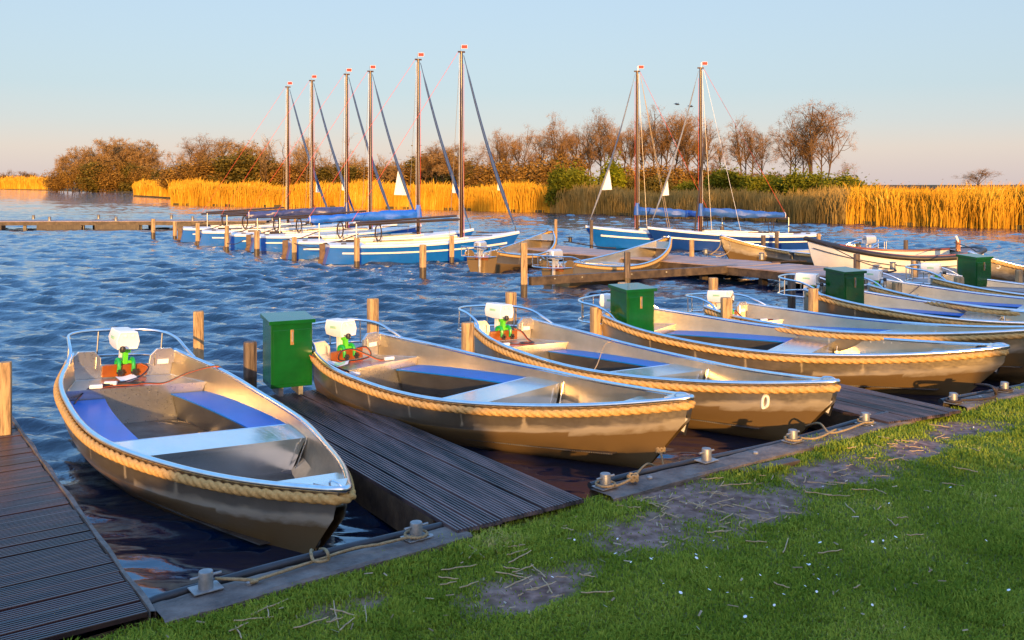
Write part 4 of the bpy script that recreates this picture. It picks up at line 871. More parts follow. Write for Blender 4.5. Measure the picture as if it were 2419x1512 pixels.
def sailboat(mastpos, th, lab, hullm='bluehull', cover=None, boomL=3.7, jib='jib', clew=.8, boom_end_dz=-.12, crutch=1.0, mx=4.45):
    c_, s_ = math.cos(th), math.sin(th); loc = (mastpos[0] - mx * c_, mastpos[1] - mx * s_, 0)
    t = thing('sailing_boat', lab, 'sailing boat', loc, th, 'open sailing boats'); H = HS; L = H.L
    mb = MB(); rows = []
    def prof(u_):
        W, g = H.W(u_), H.g(u_); e = u_ ** 4; p = []
        for f in np.linspace(0, 1, 9): p.append((u_ * L - e * .6 * f - .16 * (1 - u_) ** 8 * f, W * (1 - .16 * f) if f < .8 else W * .866 * (1 - (f - .8) * 4.2), (g - .045) * (1 - f) - .14 * f))
        return p
    for u_ in np.linspace(0, 1, 41): p = prof(u_); rows.append(p + [(x, -y, z) for x, y, z in p[::-1]])
    mb.grid(rows); mb.f.append(tuple(range(18))); mb.build('hull', M[hullm], t, smooth=True, ang=40)
    # white sheer band, deck
    E = lambda u_, o=0, dz=0: (u_ * L, max(.0, H.W(u_) + o), H.g(u_) + dz)
    mb = MB()
    for sg in (1, -1):
        mb.grid([[(x, sg * y, z) for x, y, z in (E(u_, .004, -.05), E(u_, .018, -.045), E(u_, .018, 0), E(u_, -.01, .02), E(u_, -.26, .045))] for u_ in np.linspace(0, 1, 41)])
    mb.grid([[(x, sg * max(0, y), z) for x, y, z in (E(u_, -.24, .044),) for sg in (1, 0, -1)] for u_ in np.linspace(.69, 1, 12)])
    mb.grid([[(x, sg * max(0, y), z + (.03 if sg == 0 else 0)) for x, y, z in (E(u_, -.24, .044),) for sg in (1, 0, -1)] for u_ in np.linspace(0, .17, 5)])
    mb.grid([[E(0, 0, -.05), E(0, 0, .02)], [(0, -H.W(0), H.g(0) - .05), (0, -H.W(0), H.g(0) + .02)]])
    mb.build('deck', M['deckwhite'], t, smooth=True, ang=25)
    ck = MB(); ck.grid([[(u_ * L, sg * (H.W(u_) - .26 - ins), H.g(u_) + .045 - dz) for sg, ins, dz in ((1, 0, 0), (1, .03, .18), (1, .24, .19), (1, .28, .46), (-1, .28, .46), (-1, .24, .19), (-1, .03, .18), (-1, 0, 0))] for u_ in np.linspace(.17, .69, 12)])
    for u_ in (.17, .69): W = H.W(u_) - .26; g = H.g(u_) + .04; ck.add([(u_ * L, W, g), (u_ * L, -W, g), (u_ * L, -W + .28, g - .46), (u_ * L, W - .28, g - .46)], [(0, 1, 2, 3)])
    ck.build('cockpit', M['cockpit'], t)
    for sg in (1, -1): 
        MB().tube([(x, sg * y, z + .03) for x, y, z in [E(u_, -.26, .045) for u_ in np.linspace(.17, .69, 14)]], .025, 6).build('coaming', M['deckwhite'], t, smooth=True)
        st = MB(); st.grid([[((u_) * L - .02, sg * (H.W(u_) * (1 - .16 * f) + .006), (H.g(u_) - .045) * (1 - f) - .14 * f) for f in (.22, .29)] for u_ in np.linspace(.06, .92, 30)]); st.build('stripe', M['deckwhite'], t)
    rd = MB(); rd.prism([(-.22, -.025), (-.04, -.025), (-.04, .025), (-.22, .025)], .14, .64); rd.box((-.13, 0, -.1), (.26, .03, .5)); rd.build('rudder', M['rudder'], t, bevel=.01)
    MB().tube([(-.12, 0, .63), (.4, .02, .70), (1.05, .12, .92)], .018, 6).build('tiller', M['spar'], t, smooth=True)
    # mast
    zt = 6.9; mt = MB(); mt.tube([(mx, 0, .35), (mx, 0, 1.6), (mx, 0, 4.2), (mx, 0, zt)], [.062, .062, .056, .046], 12); mt.box((mx, 0, zt - .01), (.24, .05, .05))
    ms = mt.build('mast', M['mast'], t, smooth=True)
    MB().tube([(mx - .03, 0, zt), (mx - .03, 0, zt + .2)], .006, 5).build('flagstaff', M['steel'], ms)
    fy = Matrix.Rotation(-th, 3, 'Z'); q = fy @ Vector((.14, .02, 0)); base = Vector((mx - .03, 0, zt + .16))
    a = fy @ Vector((1, 0, 0)); n_ = fy @ Vector((0, 1, 0))
    fl = MB(); fl.box(base + a * .13, (.20, .008, .12), rot=fy); fl.build('pennant', M['sail'], ms); fr = MB(); fr.box(base + a * .13, (.185, .016, .106), rot=fy); fr.build('pennant_field', M['red'], ms)
    # boom / cover
    ze = 1.36 + boom_end_dz; z0 = 1.36
    bm = MB(); bm.tube([(mx - .08, 0, z0 - .02), (mx - boomL, .04, ze - .03)], .045, 8)
    if not cover: bm.tube([(mx - .15, .05, z0 + .10), (mx - boomL + .2, .10, ze + .03)], .036, 8)
    bm.build('boom', M['spar'], t, smooth=True)
    if cover:
        cv = MB(); rr = random.Random(int(mastpos[1] * 10)); pts = []; rs = []
        for k in range(25):
            f = k / 24; pts.append((mx + .02 - (boomL - .05) * f, .02 * math.sin(k), z0 + (ze - z0) * f + .10 - .03 * f + .012 * math.sin(k * 1.9))); rs.append(.045 if k in (0, 24) else (.17 - .05 * f) * (1 + rr.uniform(-.06, .06)))
        cv.tube(pts, rs, 10, rf=lambda th_, l: 1 + .13 * math.sin(2 * th_ + l * 2.3) + .07 * math.sin(5 * th_ + 7 * l))
        cv.tube([(mx, 0, z0 - .05), (mx, 0, z0 + .15), (mx, 0, z0 + .42)], [.13, .12, .075], 10)
        cv.build('boom_cover', M[cover], t, smooth=True)
        MB().tube([(mx + .02 - (boomL - .05) * .985 + .12 * math.cos(a_) * 0, .12 * math.cos(a_), ze + .08 + .12 * math.sin(a_)) for a_ in np.linspace(0, 6.28, 12)], .012, 5).build('cover_tie', M['sail'], t)
    # crutch post with coiled line
    MB().tube([(crutch, 0, .55), (crutch, 0, 1.24)], .022, 6).build('crutch_post', M['tube'], t)
    k_ = MB()
    for j in range(3): k_.tube([(crutch + .7 + .10 * math.cos(a_) + .02 * j, .05 * j, .95 + .26 * math.sin(a_)) for a_ in np.linspace(0, 6.28, 14)], .013, 5)
    for j in range(3): k_.tube([(crutch + .55 + .12 * j, 0, .5), (crutch + .62 + .09 * j, .02, 1.25)], .008, 4)
    k_.build('mainsheet', M['darkrope'], t, smooth=True)
    # furled jib with a bit of clew showing
    tp = Vector((mx + .08, 0, zt - .12)); bt = Vector((L - .12, 0, H.g(.98) + .10)); d = bt - tp
    pts = [tp + d * f + Vector((-.10 * math.sin(f * math.pi), 0, -.05 * math.sin(f * math.pi))) for f in np.linspace(.0, .97, 16)]
    rs = [.012, .014] + list(np.linspace(.034, .062, 10)) + [.06, .05, .04, .012]
    rs = [q * (.62 if jib == 'jibgrey' else 1) for q in rs]
    jb = MB().tube(pts, rs, 8).build('furled_jib', M[jib], t, smooth=True)
    if clew:
        f0 = .62 if clew > .6 else .70; A_ = tp + d * f0; B_ = tp + d * (f0 + .18 * min(1, clew) + .01); Cc = B_ + Vector((-.62 * clew, .05, .02))
        cl = MB(); sgn = -1
        cl.add([A_ + Vector((-.1, 0, 0)), B_ + Vector((-.1, 0, 0)), Cc, A_ + Vector((-.1, .006, 0)), B_ + Vector((-.1, .006, 0)), Cc + Vector((0, .006, 0))], [(0, 1, 2), (5, 4, 3), (0, 3, 4, 1), (1, 4, 5, 2), (2, 5, 3, 0)]); cl.build('jib_clew', M['sail'], jb)
    MB().tube([bt + Vector((.02, 0, -.14)), bt + Vector((-.02, 0, .12))], .018, 6).build('forestay_drum', M['black'], jb)
    # rigging
    MB().tube([(mx - .12, 0, zt - .03), (mx - boomL + .05, .04, ze + .06)], .007, 4).build('topping_lift', M['redline'], t)
    for sg, u_ in ((1, .66), (-1, .66)): 
        MB().tube([(mx - .04, sg * .03, zt - .1), (u_ * L, sg * (H.W(u_) - .05), H.g(u_) + .03)], .007, 4).build('shroud', M['steel'], t)
    MB().tube([(mx + .09, .02, .7), (mx + .09, .02, zt - .4)], .007, 4).build('halyard', M['redline'], t)
    MB().tube([(mx - .09, -.03, .9), (mx - .08, -.02, zt - .1)], .006, 4).build('halyard', M['sail'], t)
    rq = random.Random(int(mastpos[0] * 31))
    for j in range(5):
        x_ = rq.uniform(.2, 5.6); y_ = rq.uniform(-.75, .75) * H.W(x_ / L); zd_ = H.g(x_ / L) + .085; pts_ = [(x_ + rq.uniform(-.5, .5) * q_, y_ + rq.uniform(-.12, .12), zd_ + rq.uniform(0, .03)) for q_ in (0, .4, .8, 1.2, 1.6)]; MB().tube(smooth_path(pts_, 4), .014, 5).build('loose_line', M['darkrope'], t, smooth=True)
    MB().tube([(.9 + .22 * math.cos(a_), .35 + .12 * math.sin(a_), H.g(.14) + .08 + .003 * a_) for a_ in np.linspace(0, 18.8, 36)], .013, 5).build('coiled_line', M['darkrope'], t, smooth=True)
    for sg in (1, -1): MB().box((.45, .5 * sg, H.g(.08) + .07), (.16, .03, .03)).build('cleat', M['black'], t)
    return t
A21 = R(21)
def mp_(px, yt): Y = F * 4.4 / (HY - yt); return ((px - CX) * Y / F, Y)
sailboat(mp_(1090, 122), A21, 'nearest blue sailing boat of the left row with bare double boom', cover=None, clew=.35, crutch=.95)
sailboat(mp_(988, 140), A21, 'sailing boat with a bright royal blue boom cover, second in the left row', cover='coverblue', boomL=3.9, clew=.45)
sailboat(mp_(875, 168), A21 + .03, 'third sailing boat of the left row, with the big white sail corner on its forestay', cover=None, clew=1.)
sailboat(mp_(819, 175), A21, 'sailing boat with a dark navy boom cover in the left row', cover='covernavy', boomL=3.9, clew=0)
sailboat(mp_(737, 190), A21 + .02, 'fifth sailing boat of the left row, white sail corner and dark bare boom', cover=None, clew=.4)
sailboat(mp_(680, 205), A21, 'farthest sailing boat at the left end of the row', cover=None, clew=.5)
sailboat(mp_(1505, 168), R(180 + 8), 'sailing boat with blue hull and cover, left one of the right-hand pair', cover='covermid', boomL=3.0, jib='jibgrey', clew=.8)
s7 = [o for o in C.objects if o.name.startswith('sailing_boat') and o.get('label', '').endswith('left one of the right-hand pair')][0]
for k in range(2): MB().tube([(4.36, .1, 6.8), (3.2 + .08 * k, .3, .7)], .008, 5).build('slack_halyard', M['reedstalk'], s7)
s8 = sailboat(mp_(1655, 160), R(180 + 6), 'sailing boat with navy hull and long blue cover, right one of the right-hand pair', hullm='navyhull', cover='covermid', boomL=3.4, jib='jibgrey', clew=.55)
MB().tube([(4.75, .15, .5), (4.25, .1, 4.6)], .035, 8).build('gaff', M['spar'], s8, smooth=True)
MB().tube([(4.36, .1, 6.8), (3.0, .35, .7)], .006, 5).build('slack_halyard', M['sail'], s8)
for a, b_, lab in (((362, 545), (408, 538), 'dark line from the farthest pile to the farthest sailing boat'), ((536, 575), (575, 568), 'dark line from a stern pile to the fourth sailing boat'), ((695, 575), (760, 583), 'dark line from a stern pile to the nearest sailing boat')):
    Y0 = {362: 41.6, 536: 33.3, 695: 29.6}[a[0]]; line([AT(*a, Y0), AT((a[0] + b_[0]) / 2, (a[1] + b_[1]) / 2 + 5, Y0 - .3), AT(*b_, Y0 - .6)], .012, lab)

# ------------------------------------------------------------------ far banks
SH = [(-700, 448), (-300, 447.3), (0, 447.0), (112, 449.5), (115, 450.3), (250, 453.5), (372, 457), (380, 459), (316, 463.5), (360, 466), (413, 469.5), (404, 484), (520, 487), (700, 489.5), (900, 492.5), (1100, 497), (1300, 503), (1500, 511), (1700, 519), (1850, 525), (2000, 530), (2200, 536), (2419, 541.5), (2700, 552), (3200, 575)]
SW = [Vector((G(px, py).x, G(px, py).y)) for px, py in SH]
def shore_pt(px):
    for (a, ya), (b_, yb) in zip(SH[11:-1], SH[12:]):
        if a <= px <= b_: return G(px, ya + (yb - ya) * (px - a) / (b_ - a))
    return G(px, SH[-1][1])
M['land'] = mat('marsh_ground', (.05, .045, .02), (.10, .08, .035), rough=.95, scale=.3, bump=1, bscale=3, spec=.1)
mb = MB(); pl = [(p.x, p.y) for p in SW]; far = [(2600, 300), (2600, 4000), (-3200, 4000), (-3200, 700)]
n = len(pl); mb.v = [(x, y, -.3) for x, y in pl] + [(x, y, .22) for x, y in pl] + [(x, y, .25) for x, y in far]
mb.f = [(i, i + 1, n + i + 1, n + i) for i in range(n - 1)] + [tuple(range(n, 2 * n)) + tuple(2 * n + k for k in range(4))]
me_o = mb.build('far_bank', M['land']); tag(me_o, 'low marshy land beyond the water', 'land', kind='structure')
import bmesh
bm_ = bmesh.new(); bm_.from_mesh(me_o.data); bmesh.ops.triangulate(bm_, faces=[f for f in bm_.faces if len(f.verts) > 4]); bm_.to_mesh(me_o.data); bm_.free()

def reeds(name, lab, pts, depth, hmin, hmax, n, m, wid=.02, front=1., lean=.25):
    """blades standing along a polyline (world xy), extending `depth` inland"""
    P = [Vector(p) for p in pts]; seg = [(a, b_, (b_ - a).length / max(20, ((a + b_) / 2).length)) for a, b_ in zip(P[:-1], P[1:])]
    tot = sum(s_[2] for s_ in seg); Vs, Rs = [], []
    for a, b_, wgt in seg:
        k = int(n * wgt / tot)
        if k < 2: continue
        f = rng.random(k); dpt = rng.random(k) ** 1.3 * depth
        inl = Vector(((a + b_) / 2).normalized()) 
        x = a.x + (b_.x - a.x) * f + inl.x * dpt; y = a.y + (b_.y - a.y) * f + inl.y * dpt
        cl = .5 + .5 * np.sin(x * 1.7 + np.sin(y * 2.1) * 2) * np.sin(x * .43 + 1.3)
        jut = .35 * np.sin(x * .9) + .3 * np.sin(x * 2.9 + 1) + rng.normal(0, .3, k); x += inl.x * jut; y += inl.y * jut
        big = .5 + .25 * np.sin(x * .31 + .7 * np.sin(y * .2)) + .25 * np.sin(x * .83 + 2)
        h = (hmin + (hmax - hmin) * rng.random(k)) * (.70 + .08 * cl + .28 * big) * np.clip(rng.normal(.93, .13, k), .35, 1.25)
        lowf = rng.random(k) < .18; h = np.where(lowf, h * rng.uniform(.25, .7, k), h)
        w_ = wid * rng.uniform(.6, 1.5, k) * np.clip(y / 60, .7, 3); ln = rng.normal(.08, .15, k) * h * lean * 3; ly = rng.normal(0, .1, k) * h
        an = rng.uniform(-.6, .6, k); cx, cy = np.cos(an) * w_, np.sin(an) * w_
        B0 = np.stack([x - cx, y - cy, 0 * x - .05], -1); B1 = np.stack([x + cx, y + cy, 0 * x - .05], -1)
        m0 = np.stack([x + ln * .35 - cx * .8, y + ly * .4, h * .6], -1); m1 = np.stack([x + ln * .35 + cx * .8, y + ly * .4, h * .6], -1)
        T0 = np.stack([x + ln * .8 - cx * 1.0, y + ly, h * .9], -1); T1 = np.stack([x + ln * .8 + cx * 1.0, y + ly, h * .9], -1); T = np.stack([x + ln * 1.3, y + ly, h * 1.0], -1)
        Vs.append(np.stack([B0, B1, m1, m0, T1, T0, T], 1).reshape(-1, 3)); Rs.append(np.repeat(rng.random(k), 7))
    V = np.concatenate(Vs); r_ = np.concatenate(Rs); b0 = np.arange(len(V) // 7) * 7
    Fc = np.concatenate([np.stack([b0, b0 + 1, b0 + 2], -1), np.stack([b0, b0 + 2, b0 + 3], -1), np.stack([b0 + 3, b0 + 2, b0 + 4], -1), np.stack([b0 + 3, b0 + 4, b0 + 5], -1), np.stack([b0 + 5, b0 + 4, b0 + 6], -1)])
    return tag(bulk(name, V, Fc, m, rnd=r_), lab, 'reeds', kind='stuff')
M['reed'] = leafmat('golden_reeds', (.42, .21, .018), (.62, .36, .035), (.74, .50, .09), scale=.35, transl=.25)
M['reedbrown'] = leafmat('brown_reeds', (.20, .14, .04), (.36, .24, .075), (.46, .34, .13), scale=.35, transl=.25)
W2 = lambda lst: [Vector((G(a, b_).x, G(a, b_).y)) for a, b_ in lst]
i0 = SH.index((404, 484)); 
reeds('reed_bed', 'golden dry reed bed standing in sunlight along the far bank at centre left', W2([(316, 463.2), (360, 465.8), (413, 469.3), (480, 474)]) , 20, 2.4, 3.2, 16000, M['reed'])
reeds('reed_bed', 'golden reed bed reaching into the water behind the sailing boats', W2(SH[i0:i0 + 6]), 12, 1.7, 2.75, 80000, M['reed'])
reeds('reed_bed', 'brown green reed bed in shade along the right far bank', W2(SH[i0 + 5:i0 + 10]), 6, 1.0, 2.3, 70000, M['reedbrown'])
reeds('reed_bed', 'golden orange reed bed at the right end of the far bank', W2([SH[i0 + 9]] + SH[i0 + 10:-1]), 11, 1.2, 2.3, 85000, M['reed'])
reeds('reed_bed', 'distant golden reed bed at the left edge', W2([(-120, 447.2), (0, 447.), (112, 449.3)]), 60, 4, 6.5, 9000, M['reed'], wid=.05)

# trees ------------------------------------------------------------
M['bark'] = mat('alder_bark', (.06, .038, .022), (.12, .075, .042), rough=.9, scale=3, stretch=(1, 1, .3), spec=.1)
M['twig'] = leafmat('alder_twigs', (.17, .09, .03), (.34, .18, .055), (.50, .30, .11), scale=.5, transl=.1)
M['twigpale'] = leafmat('pale_twigs', (.26, .15, .055), (.42, .26, .10), (.54, .37, .17), scale=.5, transl=.1)
M['bushgreen'] = leafmat('willow_leaves', (.07, .085, .010), (.22, .22, .020), (.42, .34, .04), scale=.5, transl=.35)
M['bushyellow'] = leafmat('spring_willow_leaves', (.12, .14, .008), (.28, .27, .016), (.42, .36, .03), scale=.5, transl=.35)
M['bushdark'] = leafmat('dark_bramble', (.07, .055, .012), (.17, .13, .03), (.30, .21, .05), scale=.6, transl=.2)
M['bushbrown'] = leafmat('bare_brush', (.15, .08, .022), (.30, .17, .04), (.44, .27, .07), scale=.6, transl=.15)
def tree_mesh(seed, kind, wk=1.):
    """returns trunk MB and crown arrays for a tree of height 1 x scale 10"""
    r_ = random.Random(seed); tr = MB(); tw_v = []; tw_f = []; buds = []
    H_ = 10.
    def twig(p, d, ln, w_):
        q = p + d * ln; s_ = d.cross(Vector((r_.uniform(-1, 1), r_.uniform(-1, 1), r_.uniform(-1, 1)))).normalized() * w_ * wk
        o = len(tw_v); tw_v.extend([p - s_, p + s_, q]); tw_f.append((o, o + 1, o + 2)); return q
    def grow(p, d, ln, rad, lvl, maxl):
        n_ = 4 if lvl < 2 else 3; pts = [p]; dd = d.copy(); rs = [rad]
        for k in range(n_):
            up = {'alder': (.10 if lvl == 0 else .03), 'slim': .25, 'birch': .2, 'shrub': .05}[kind]
            g0 = .17 if (lvl or kind != 'alder') else .09; dd = (dd + Vector((r_.gauss(0, g0), r_.gauss(0, g0), r_.gauss(up, .12)))).normalized(); pts.append(pts[-1] + dd * ln / n_); rs.append(rad * (1 - .45 * (k + 1) / n_))
        if lvl <= 2: tr.tube(pts, rs, 5 if lvl == 0 else 4, caps=False)
        else:
            for a, b_ in zip(pts[:-1], pts[1:]): twig(a, (b_ - a).normalized(), (b_ - a).length * 1.15, rad * .8)
        if lvl >= maxl:
            for k in range(5 if maxl < 4 else 4): 
                e = twig(pts[r_.randint(1, n_)], (dd + Vector((r_.gauss(0, .7), r_.gauss(0, .7), r_.gauss(0, .5)))).normalized(), ln * r_.uniform(.5, .9) if maxl < 4 else .45, .012)
                buds.append(e); buds.append(pts[r_.randint(1, n_)])
            return
        nb = {0: 8, 1: 5, 2: 4, 3: 3}.get(lvl, 3) if kind != 'slim' else {0: 14, 1: 4, 2: 3}.get(lvl, 3)
        for k in range(nb):
            f = r_.uniform(.35 if lvl else (.66 if kind == 'alder' else .2), 1.); j = min(n_ - 1, int(f * n_)); q = pts[j].lerp(pts[j + 1], f * n_ - j)
            a = r_.uniform(0, 6.283); sp = {'alder': (.62 if lvl == 0 else .85), 'slim': .75, 'birch': .5, 'shrub': .7}[kind] * r_.uniform(.7, 1.25)
            s_ = dd.orthogonal().normalized(); s_ = Matrix.Rotation(a, 3, dd) @ s_; nd = (dd * math.cos(sp) + s_ * math.sin(sp)).normalized()
            k2 = {'alder': (.36 if lvl == 0 else .52), 'slim': .30 if lvl == 0 else .55, 'birch': .5, 'shrub': .62}[kind]
            grow(q, nd, ln * k2 * r_.uniform(.75, 1.2) * (1.15 - .4 * f if kind == 'slim' else 1), rad * (.5 if kind != 'slim' else .3) * r_.uniform(.8, 1.1), lvl + 1, maxl)
        if lvl == 0: grow(pts[-1], dd, ln * .42, rad * .5, 1, maxl)
    if kind == 'shrub':
        for k in range(6): grow(Vector((r_.gauss(0, .3), r_.gauss(0, .3), 0)), Vector((r_.gauss(0, .6), r_.gauss(0, .6), 1)).normalized(), 5.2, .08, 1, 3)
    elif kind == 'alder': grow(Vector((0, 0, -.2)), Vector((r_.gauss(0, .08), r_.gauss(0, .08), 1)).normalized(), 7.4, .15, 0, 4)
    else: grow(Vector((0, 0, -.2)), Vector((0, 0, 1)), 7.0 if kind == 'slim' else 6.4, .09, 0, 3 if kind == 'birch' else 2)
    V = [tuple(p) for p in tw_v]; Fc = list(tw_f)
    bs = (.045 if kind == 'alder' else .022) * wk ** .7
    for q in buds:
        for k in range(1):
            c = q + Vector((r_.gauss(0, .09), r_.gauss(0, .09), r_.gauss(0, .09))); o = len(V); a = r_.uniform(0, 6.28)
            u_ = Vector((math.cos(a), math.sin(a), r_.uniform(-1, 1))) * bs; v_ = Vector((-math.sin(a), math.cos(a), r_.uniform(-1, 1))) * bs
            V += [tuple(c - u_), tuple(c + u_), tuple(c + v_)]; Fc.append((o, o + 1, o + 2))
    top = max(v[2] for v in V); 
    return tr, np.array(V), np.array(Fc), top
TP = {}
def tree_proto(kind, seed, twm, wk=1.):
    tr, V, Fc, top = tree_mesh(seed, kind, wk); s_ = 10. / top; t = thing('bare_tree' if kind != 'shrub' else 'bare_shrub', '', 'tree' if kind != 'shrub' else 'shrub')
    tr.v = [(x * s_, y * s_, z * s_) for x, y, z in tr.v]; tr.build('trunk', M['bark'], t, smooth=True, ang=180)
    nn = len(V); rr = np.repeat(rng.random(nn // 3 + 1), 3)[:nn]; bulk('crown', V * s_, Fc, M[twm], rnd=rr, parent=t)
    return t
def bush_proto(seed, m, nl=12000, ls=.24, name='bush'):
    r_ = np.random.default_rng(seed); lob = [(r_.uniform(-3.2, 3.2), r_.uniform(-1.5, 1.5), r_.uniform(1.5, 8.2), r_.uniform(1.4, 2.6)) for _ in range(16)]; cs = []
    k = nl // 16
    for x, y, z, s_ in lob:
        z = min(z, 9.6 - s_); d = r_.normal(size=(k, 3)); d /= np.linalg.norm(d, axis=1)[:, None]; rad = s_ * (.35 + .65 * r_.random(k) ** .4); c = d * rad[:, None] * np.array([1, .8, 1.0]) + np.array([x * (1 - .035 * z), y, z]); cs.append(c)
    for c_ in cs: c_ += r_.normal(0, .22, c_.shape); up_ = r_.random(len(c_)) < .3; c_[up_, 2] += r_.exponential(.55, up_.sum())
    c = np.concatenate(cs); c[:, 2] = np.abs(c[:, 2]); c[:, 2] *= 9.9 / np.percentile(c[:, 2], 99.3); n_ = len(c)
    u_ = r_.normal(size=(n_, 3)); u_ /= np.linalg.norm(u_, axis=1)[:, None]; v_ = r_.normal(size=(n_, 3)); v_ -= (v_ * u_).sum(1)[:, None] * u_; v_ /= np.linalg.norm(v_, axis=1)[:, None]
    sz = ls * r_.uniform(.6, 1.5, n_)[:, None]
    V = np.stack([c - u_ * sz, c + v_ * sz * .6, c + u_ * sz, c - v_ * sz * .6], 1).reshape(-1, 3); b0 = np.arange(n_) * 4; Fc = np.stack([b0, b0 + 1, b0 + 2, b0 + 3], -1)
    t = thing(name, '', 'bush'); bulk('crown', V, Fc, M[m], rnd=np.repeat(r_.random(n_), 4), parent=t)
    st = MB(); rr = random.Random(seed)
    for k in range(9): a = Vector((rr.uniform(-1.5, 1.5), rr.uniform(-.8, .8), -.2)); st.tube(smooth_path([a, a + Vector((rr.uniform(-.8, .8), 0, 3)), a + Vector((rr.uniform(-2.2, 2.2), rr.uniform(-1, 1), 7.5))], 3), .09, 4)
    st.build('stem', M['bark'], t)
    return t
used = set()
def place(p, px, ytop, Y, lab, group, wmul=1., z0=.2, rz=None):
    zt_ = HC - (ytop - HY) * Y / F; h = zt_ - z0; s_ = h / 10.
    if p.name in used: c = copy_tree(p)
    else: c = p; used.add(p.name)
    c.location = ((px - CX) * Y / F, Y, z0); c.rotation_euler = (0, 0, random.uniform(0, 6.28) if rz is None else rz); c.scale = (s_ * wmul, s_ * wmul, s_); c['label'] = lab; c['group'] = group; return c
al = [tree_proto('alder', 11 + k, 'twig', .85) for k in range(6)]; sl = [tree_proto('slim', 31 + k, 'twigpale', 1.6) for k in range(3)]; al2 = [tree_proto('alder', 91 + k, 'twigpale', 2.6) for k in range(3)]; bi = [tree_proto('birch', 51 + k, 'twigpale', 1.6) for k in range(3)]; sh = [tree_proto('shrub', 71, 'twigpale')]
RT = [(1172, 303, 104), (1205, 296, 108), (1238, 288, 100), (1262, 300, 106), (1306, 258, 100), (1340, 292, 96), (1372, 286, 102), (1402, 270, 98), (1438, 250, 95), (1476, 290, 99), (1512, 272, 97), (1546, 240, 95), (1572, 252, 93), (1608, 258, 92), (1634, 250, 92), (1662, 280, 95), (1692, 322, 90), (1752, 262, 90), (1778, 278, 88), (1803, 290, 92), (1866, 254, 86), (1893, 268, 88), (1925, 229, 84), (1190, 315, 101), (1222, 310, 99), (1287, 300, 103), (1325, 282, 99), (1356, 300, 101), (1388, 292, 100), (1420, 268, 99), (1458, 275, 97), (1494, 296, 95), (1529, 262, 98), (1560, 272, 97), (1590, 250, 94), (1621, 285, 93), (1648, 268, 94), (1765, 300, 93), (1880, 290, 90), (1912, 262, 88), (1938, 262, 87), (1950, 246, 82), (2005, 372, 78)]
for i, (px, yt, Y) in enumerate(sorted(RT)): place(al[(i * 5 + i // 6) % 6], px, yt, Y, '%s bare alder from the left in the tall row behind the right far bank' % ORD[i], 'bare alders on the right far bank', .82 if px != 1925 else 1.15)
MT = [(462, 322, 190), (495, 308, 185), (528, 318, 188), (558, 330, 190), (592, 328, 180), (618, 340, 180), (705, 345, 175), (760, 368, 170), (848, 372, 168), (1012, 330, 150), (1048, 336, 150), (1085, 330, 145), (1120, 342, 140), (940, 372, 160), (480, 335, 186), (512, 330, 182), (575, 345, 176), (605, 350, 178), (735, 362, 172), (815, 378, 170), (880, 375, 166), (1000, 352, 152), (1030, 345, 150), (1068, 342, 148), (1102, 348, 144), (445, 360, 190)]
for i, (px, yt, Y) in enumerate(sorted(MT)): place((al + al2)[(i * 4 + 1) % 9], px, yt, Y, '%s brown tree from the left behind the golden reeds' % ORD[i], 'brown trees behind the golden reeds', 1.25)
ST = [(385, 352), (402, 345), (425, 348), (440, 350), (548, 338), (632, 322), (648, 318), (664, 314), (683, 322), (699, 318), (722, 320), (742, 316), (765, 340), (785, 312), (802, 345), (822, 352), (868, 366), (893, 360), (915, 368), (955, 345), (972, 352), (990, 356)]
for i, (px, yt) in enumerate(ST): place((sl + bi)[i % 6], px, yt, 172 + 9 * math.sin(i * 2.1), '%s slim pale sapling from the left behind the golden reeds' % ORD[i], 'slim saplings behind the golden reeds', 1.35)
LT = [(172, 342, 330), (205, 356, 335), (252, 336, 325), (278, 320, 320), (306, 330, 318), (342, 358, 322), (368, 372, 318), (150, 385, 340), (160, 360, 332), (188, 350, 328), (232, 350, 330), (242, 340, 322), (262, 328, 324), (268, 324, 318), (292, 324, 316), (318, 336, 320), (330, 345, 318), (354, 362, 322), (285, 322, 330), (220, 362, 326)]
for i, (px, yt, Y) in enumerate(sorted(LT)): place(al2[i % 3], px, yt, Y, '%s bare tree from the left on the far left point' % ORD[i], 'bare trees on the far left point', 1.2)
for i, (px, yt, Y) in enumerate(((18, 398, 520), (52, 402, 520), (88, 405, 560))): place(al[(i + 2) % 6], px, yt, Y, '%s distant low tree from the left edge' % ORD[i], 'distant trees at the left edge', 1.7)
place(al[3], 2317, 395, 95, 'lone bare tree on the right horizon above the reeds', 'lone tree', 1.9); place(sh[0], 2230, 424, 100, 'small bare shrub left of the lone tree', 'lone tree', .9)
bg_ = [bush_proto(101, 'bushgreen'), bush_proto(102, 'bushgreen')]; by = [bush_proto(103, 'bushyellow')]; bd = [bush_proto(104, 'bushdark'), bush_proto(105, 'bushdark')]; bb = [bush_proto(106, 'bushbrown', 12000, .17), bush_proto(107, 'bushbrown', 12000, .17)]
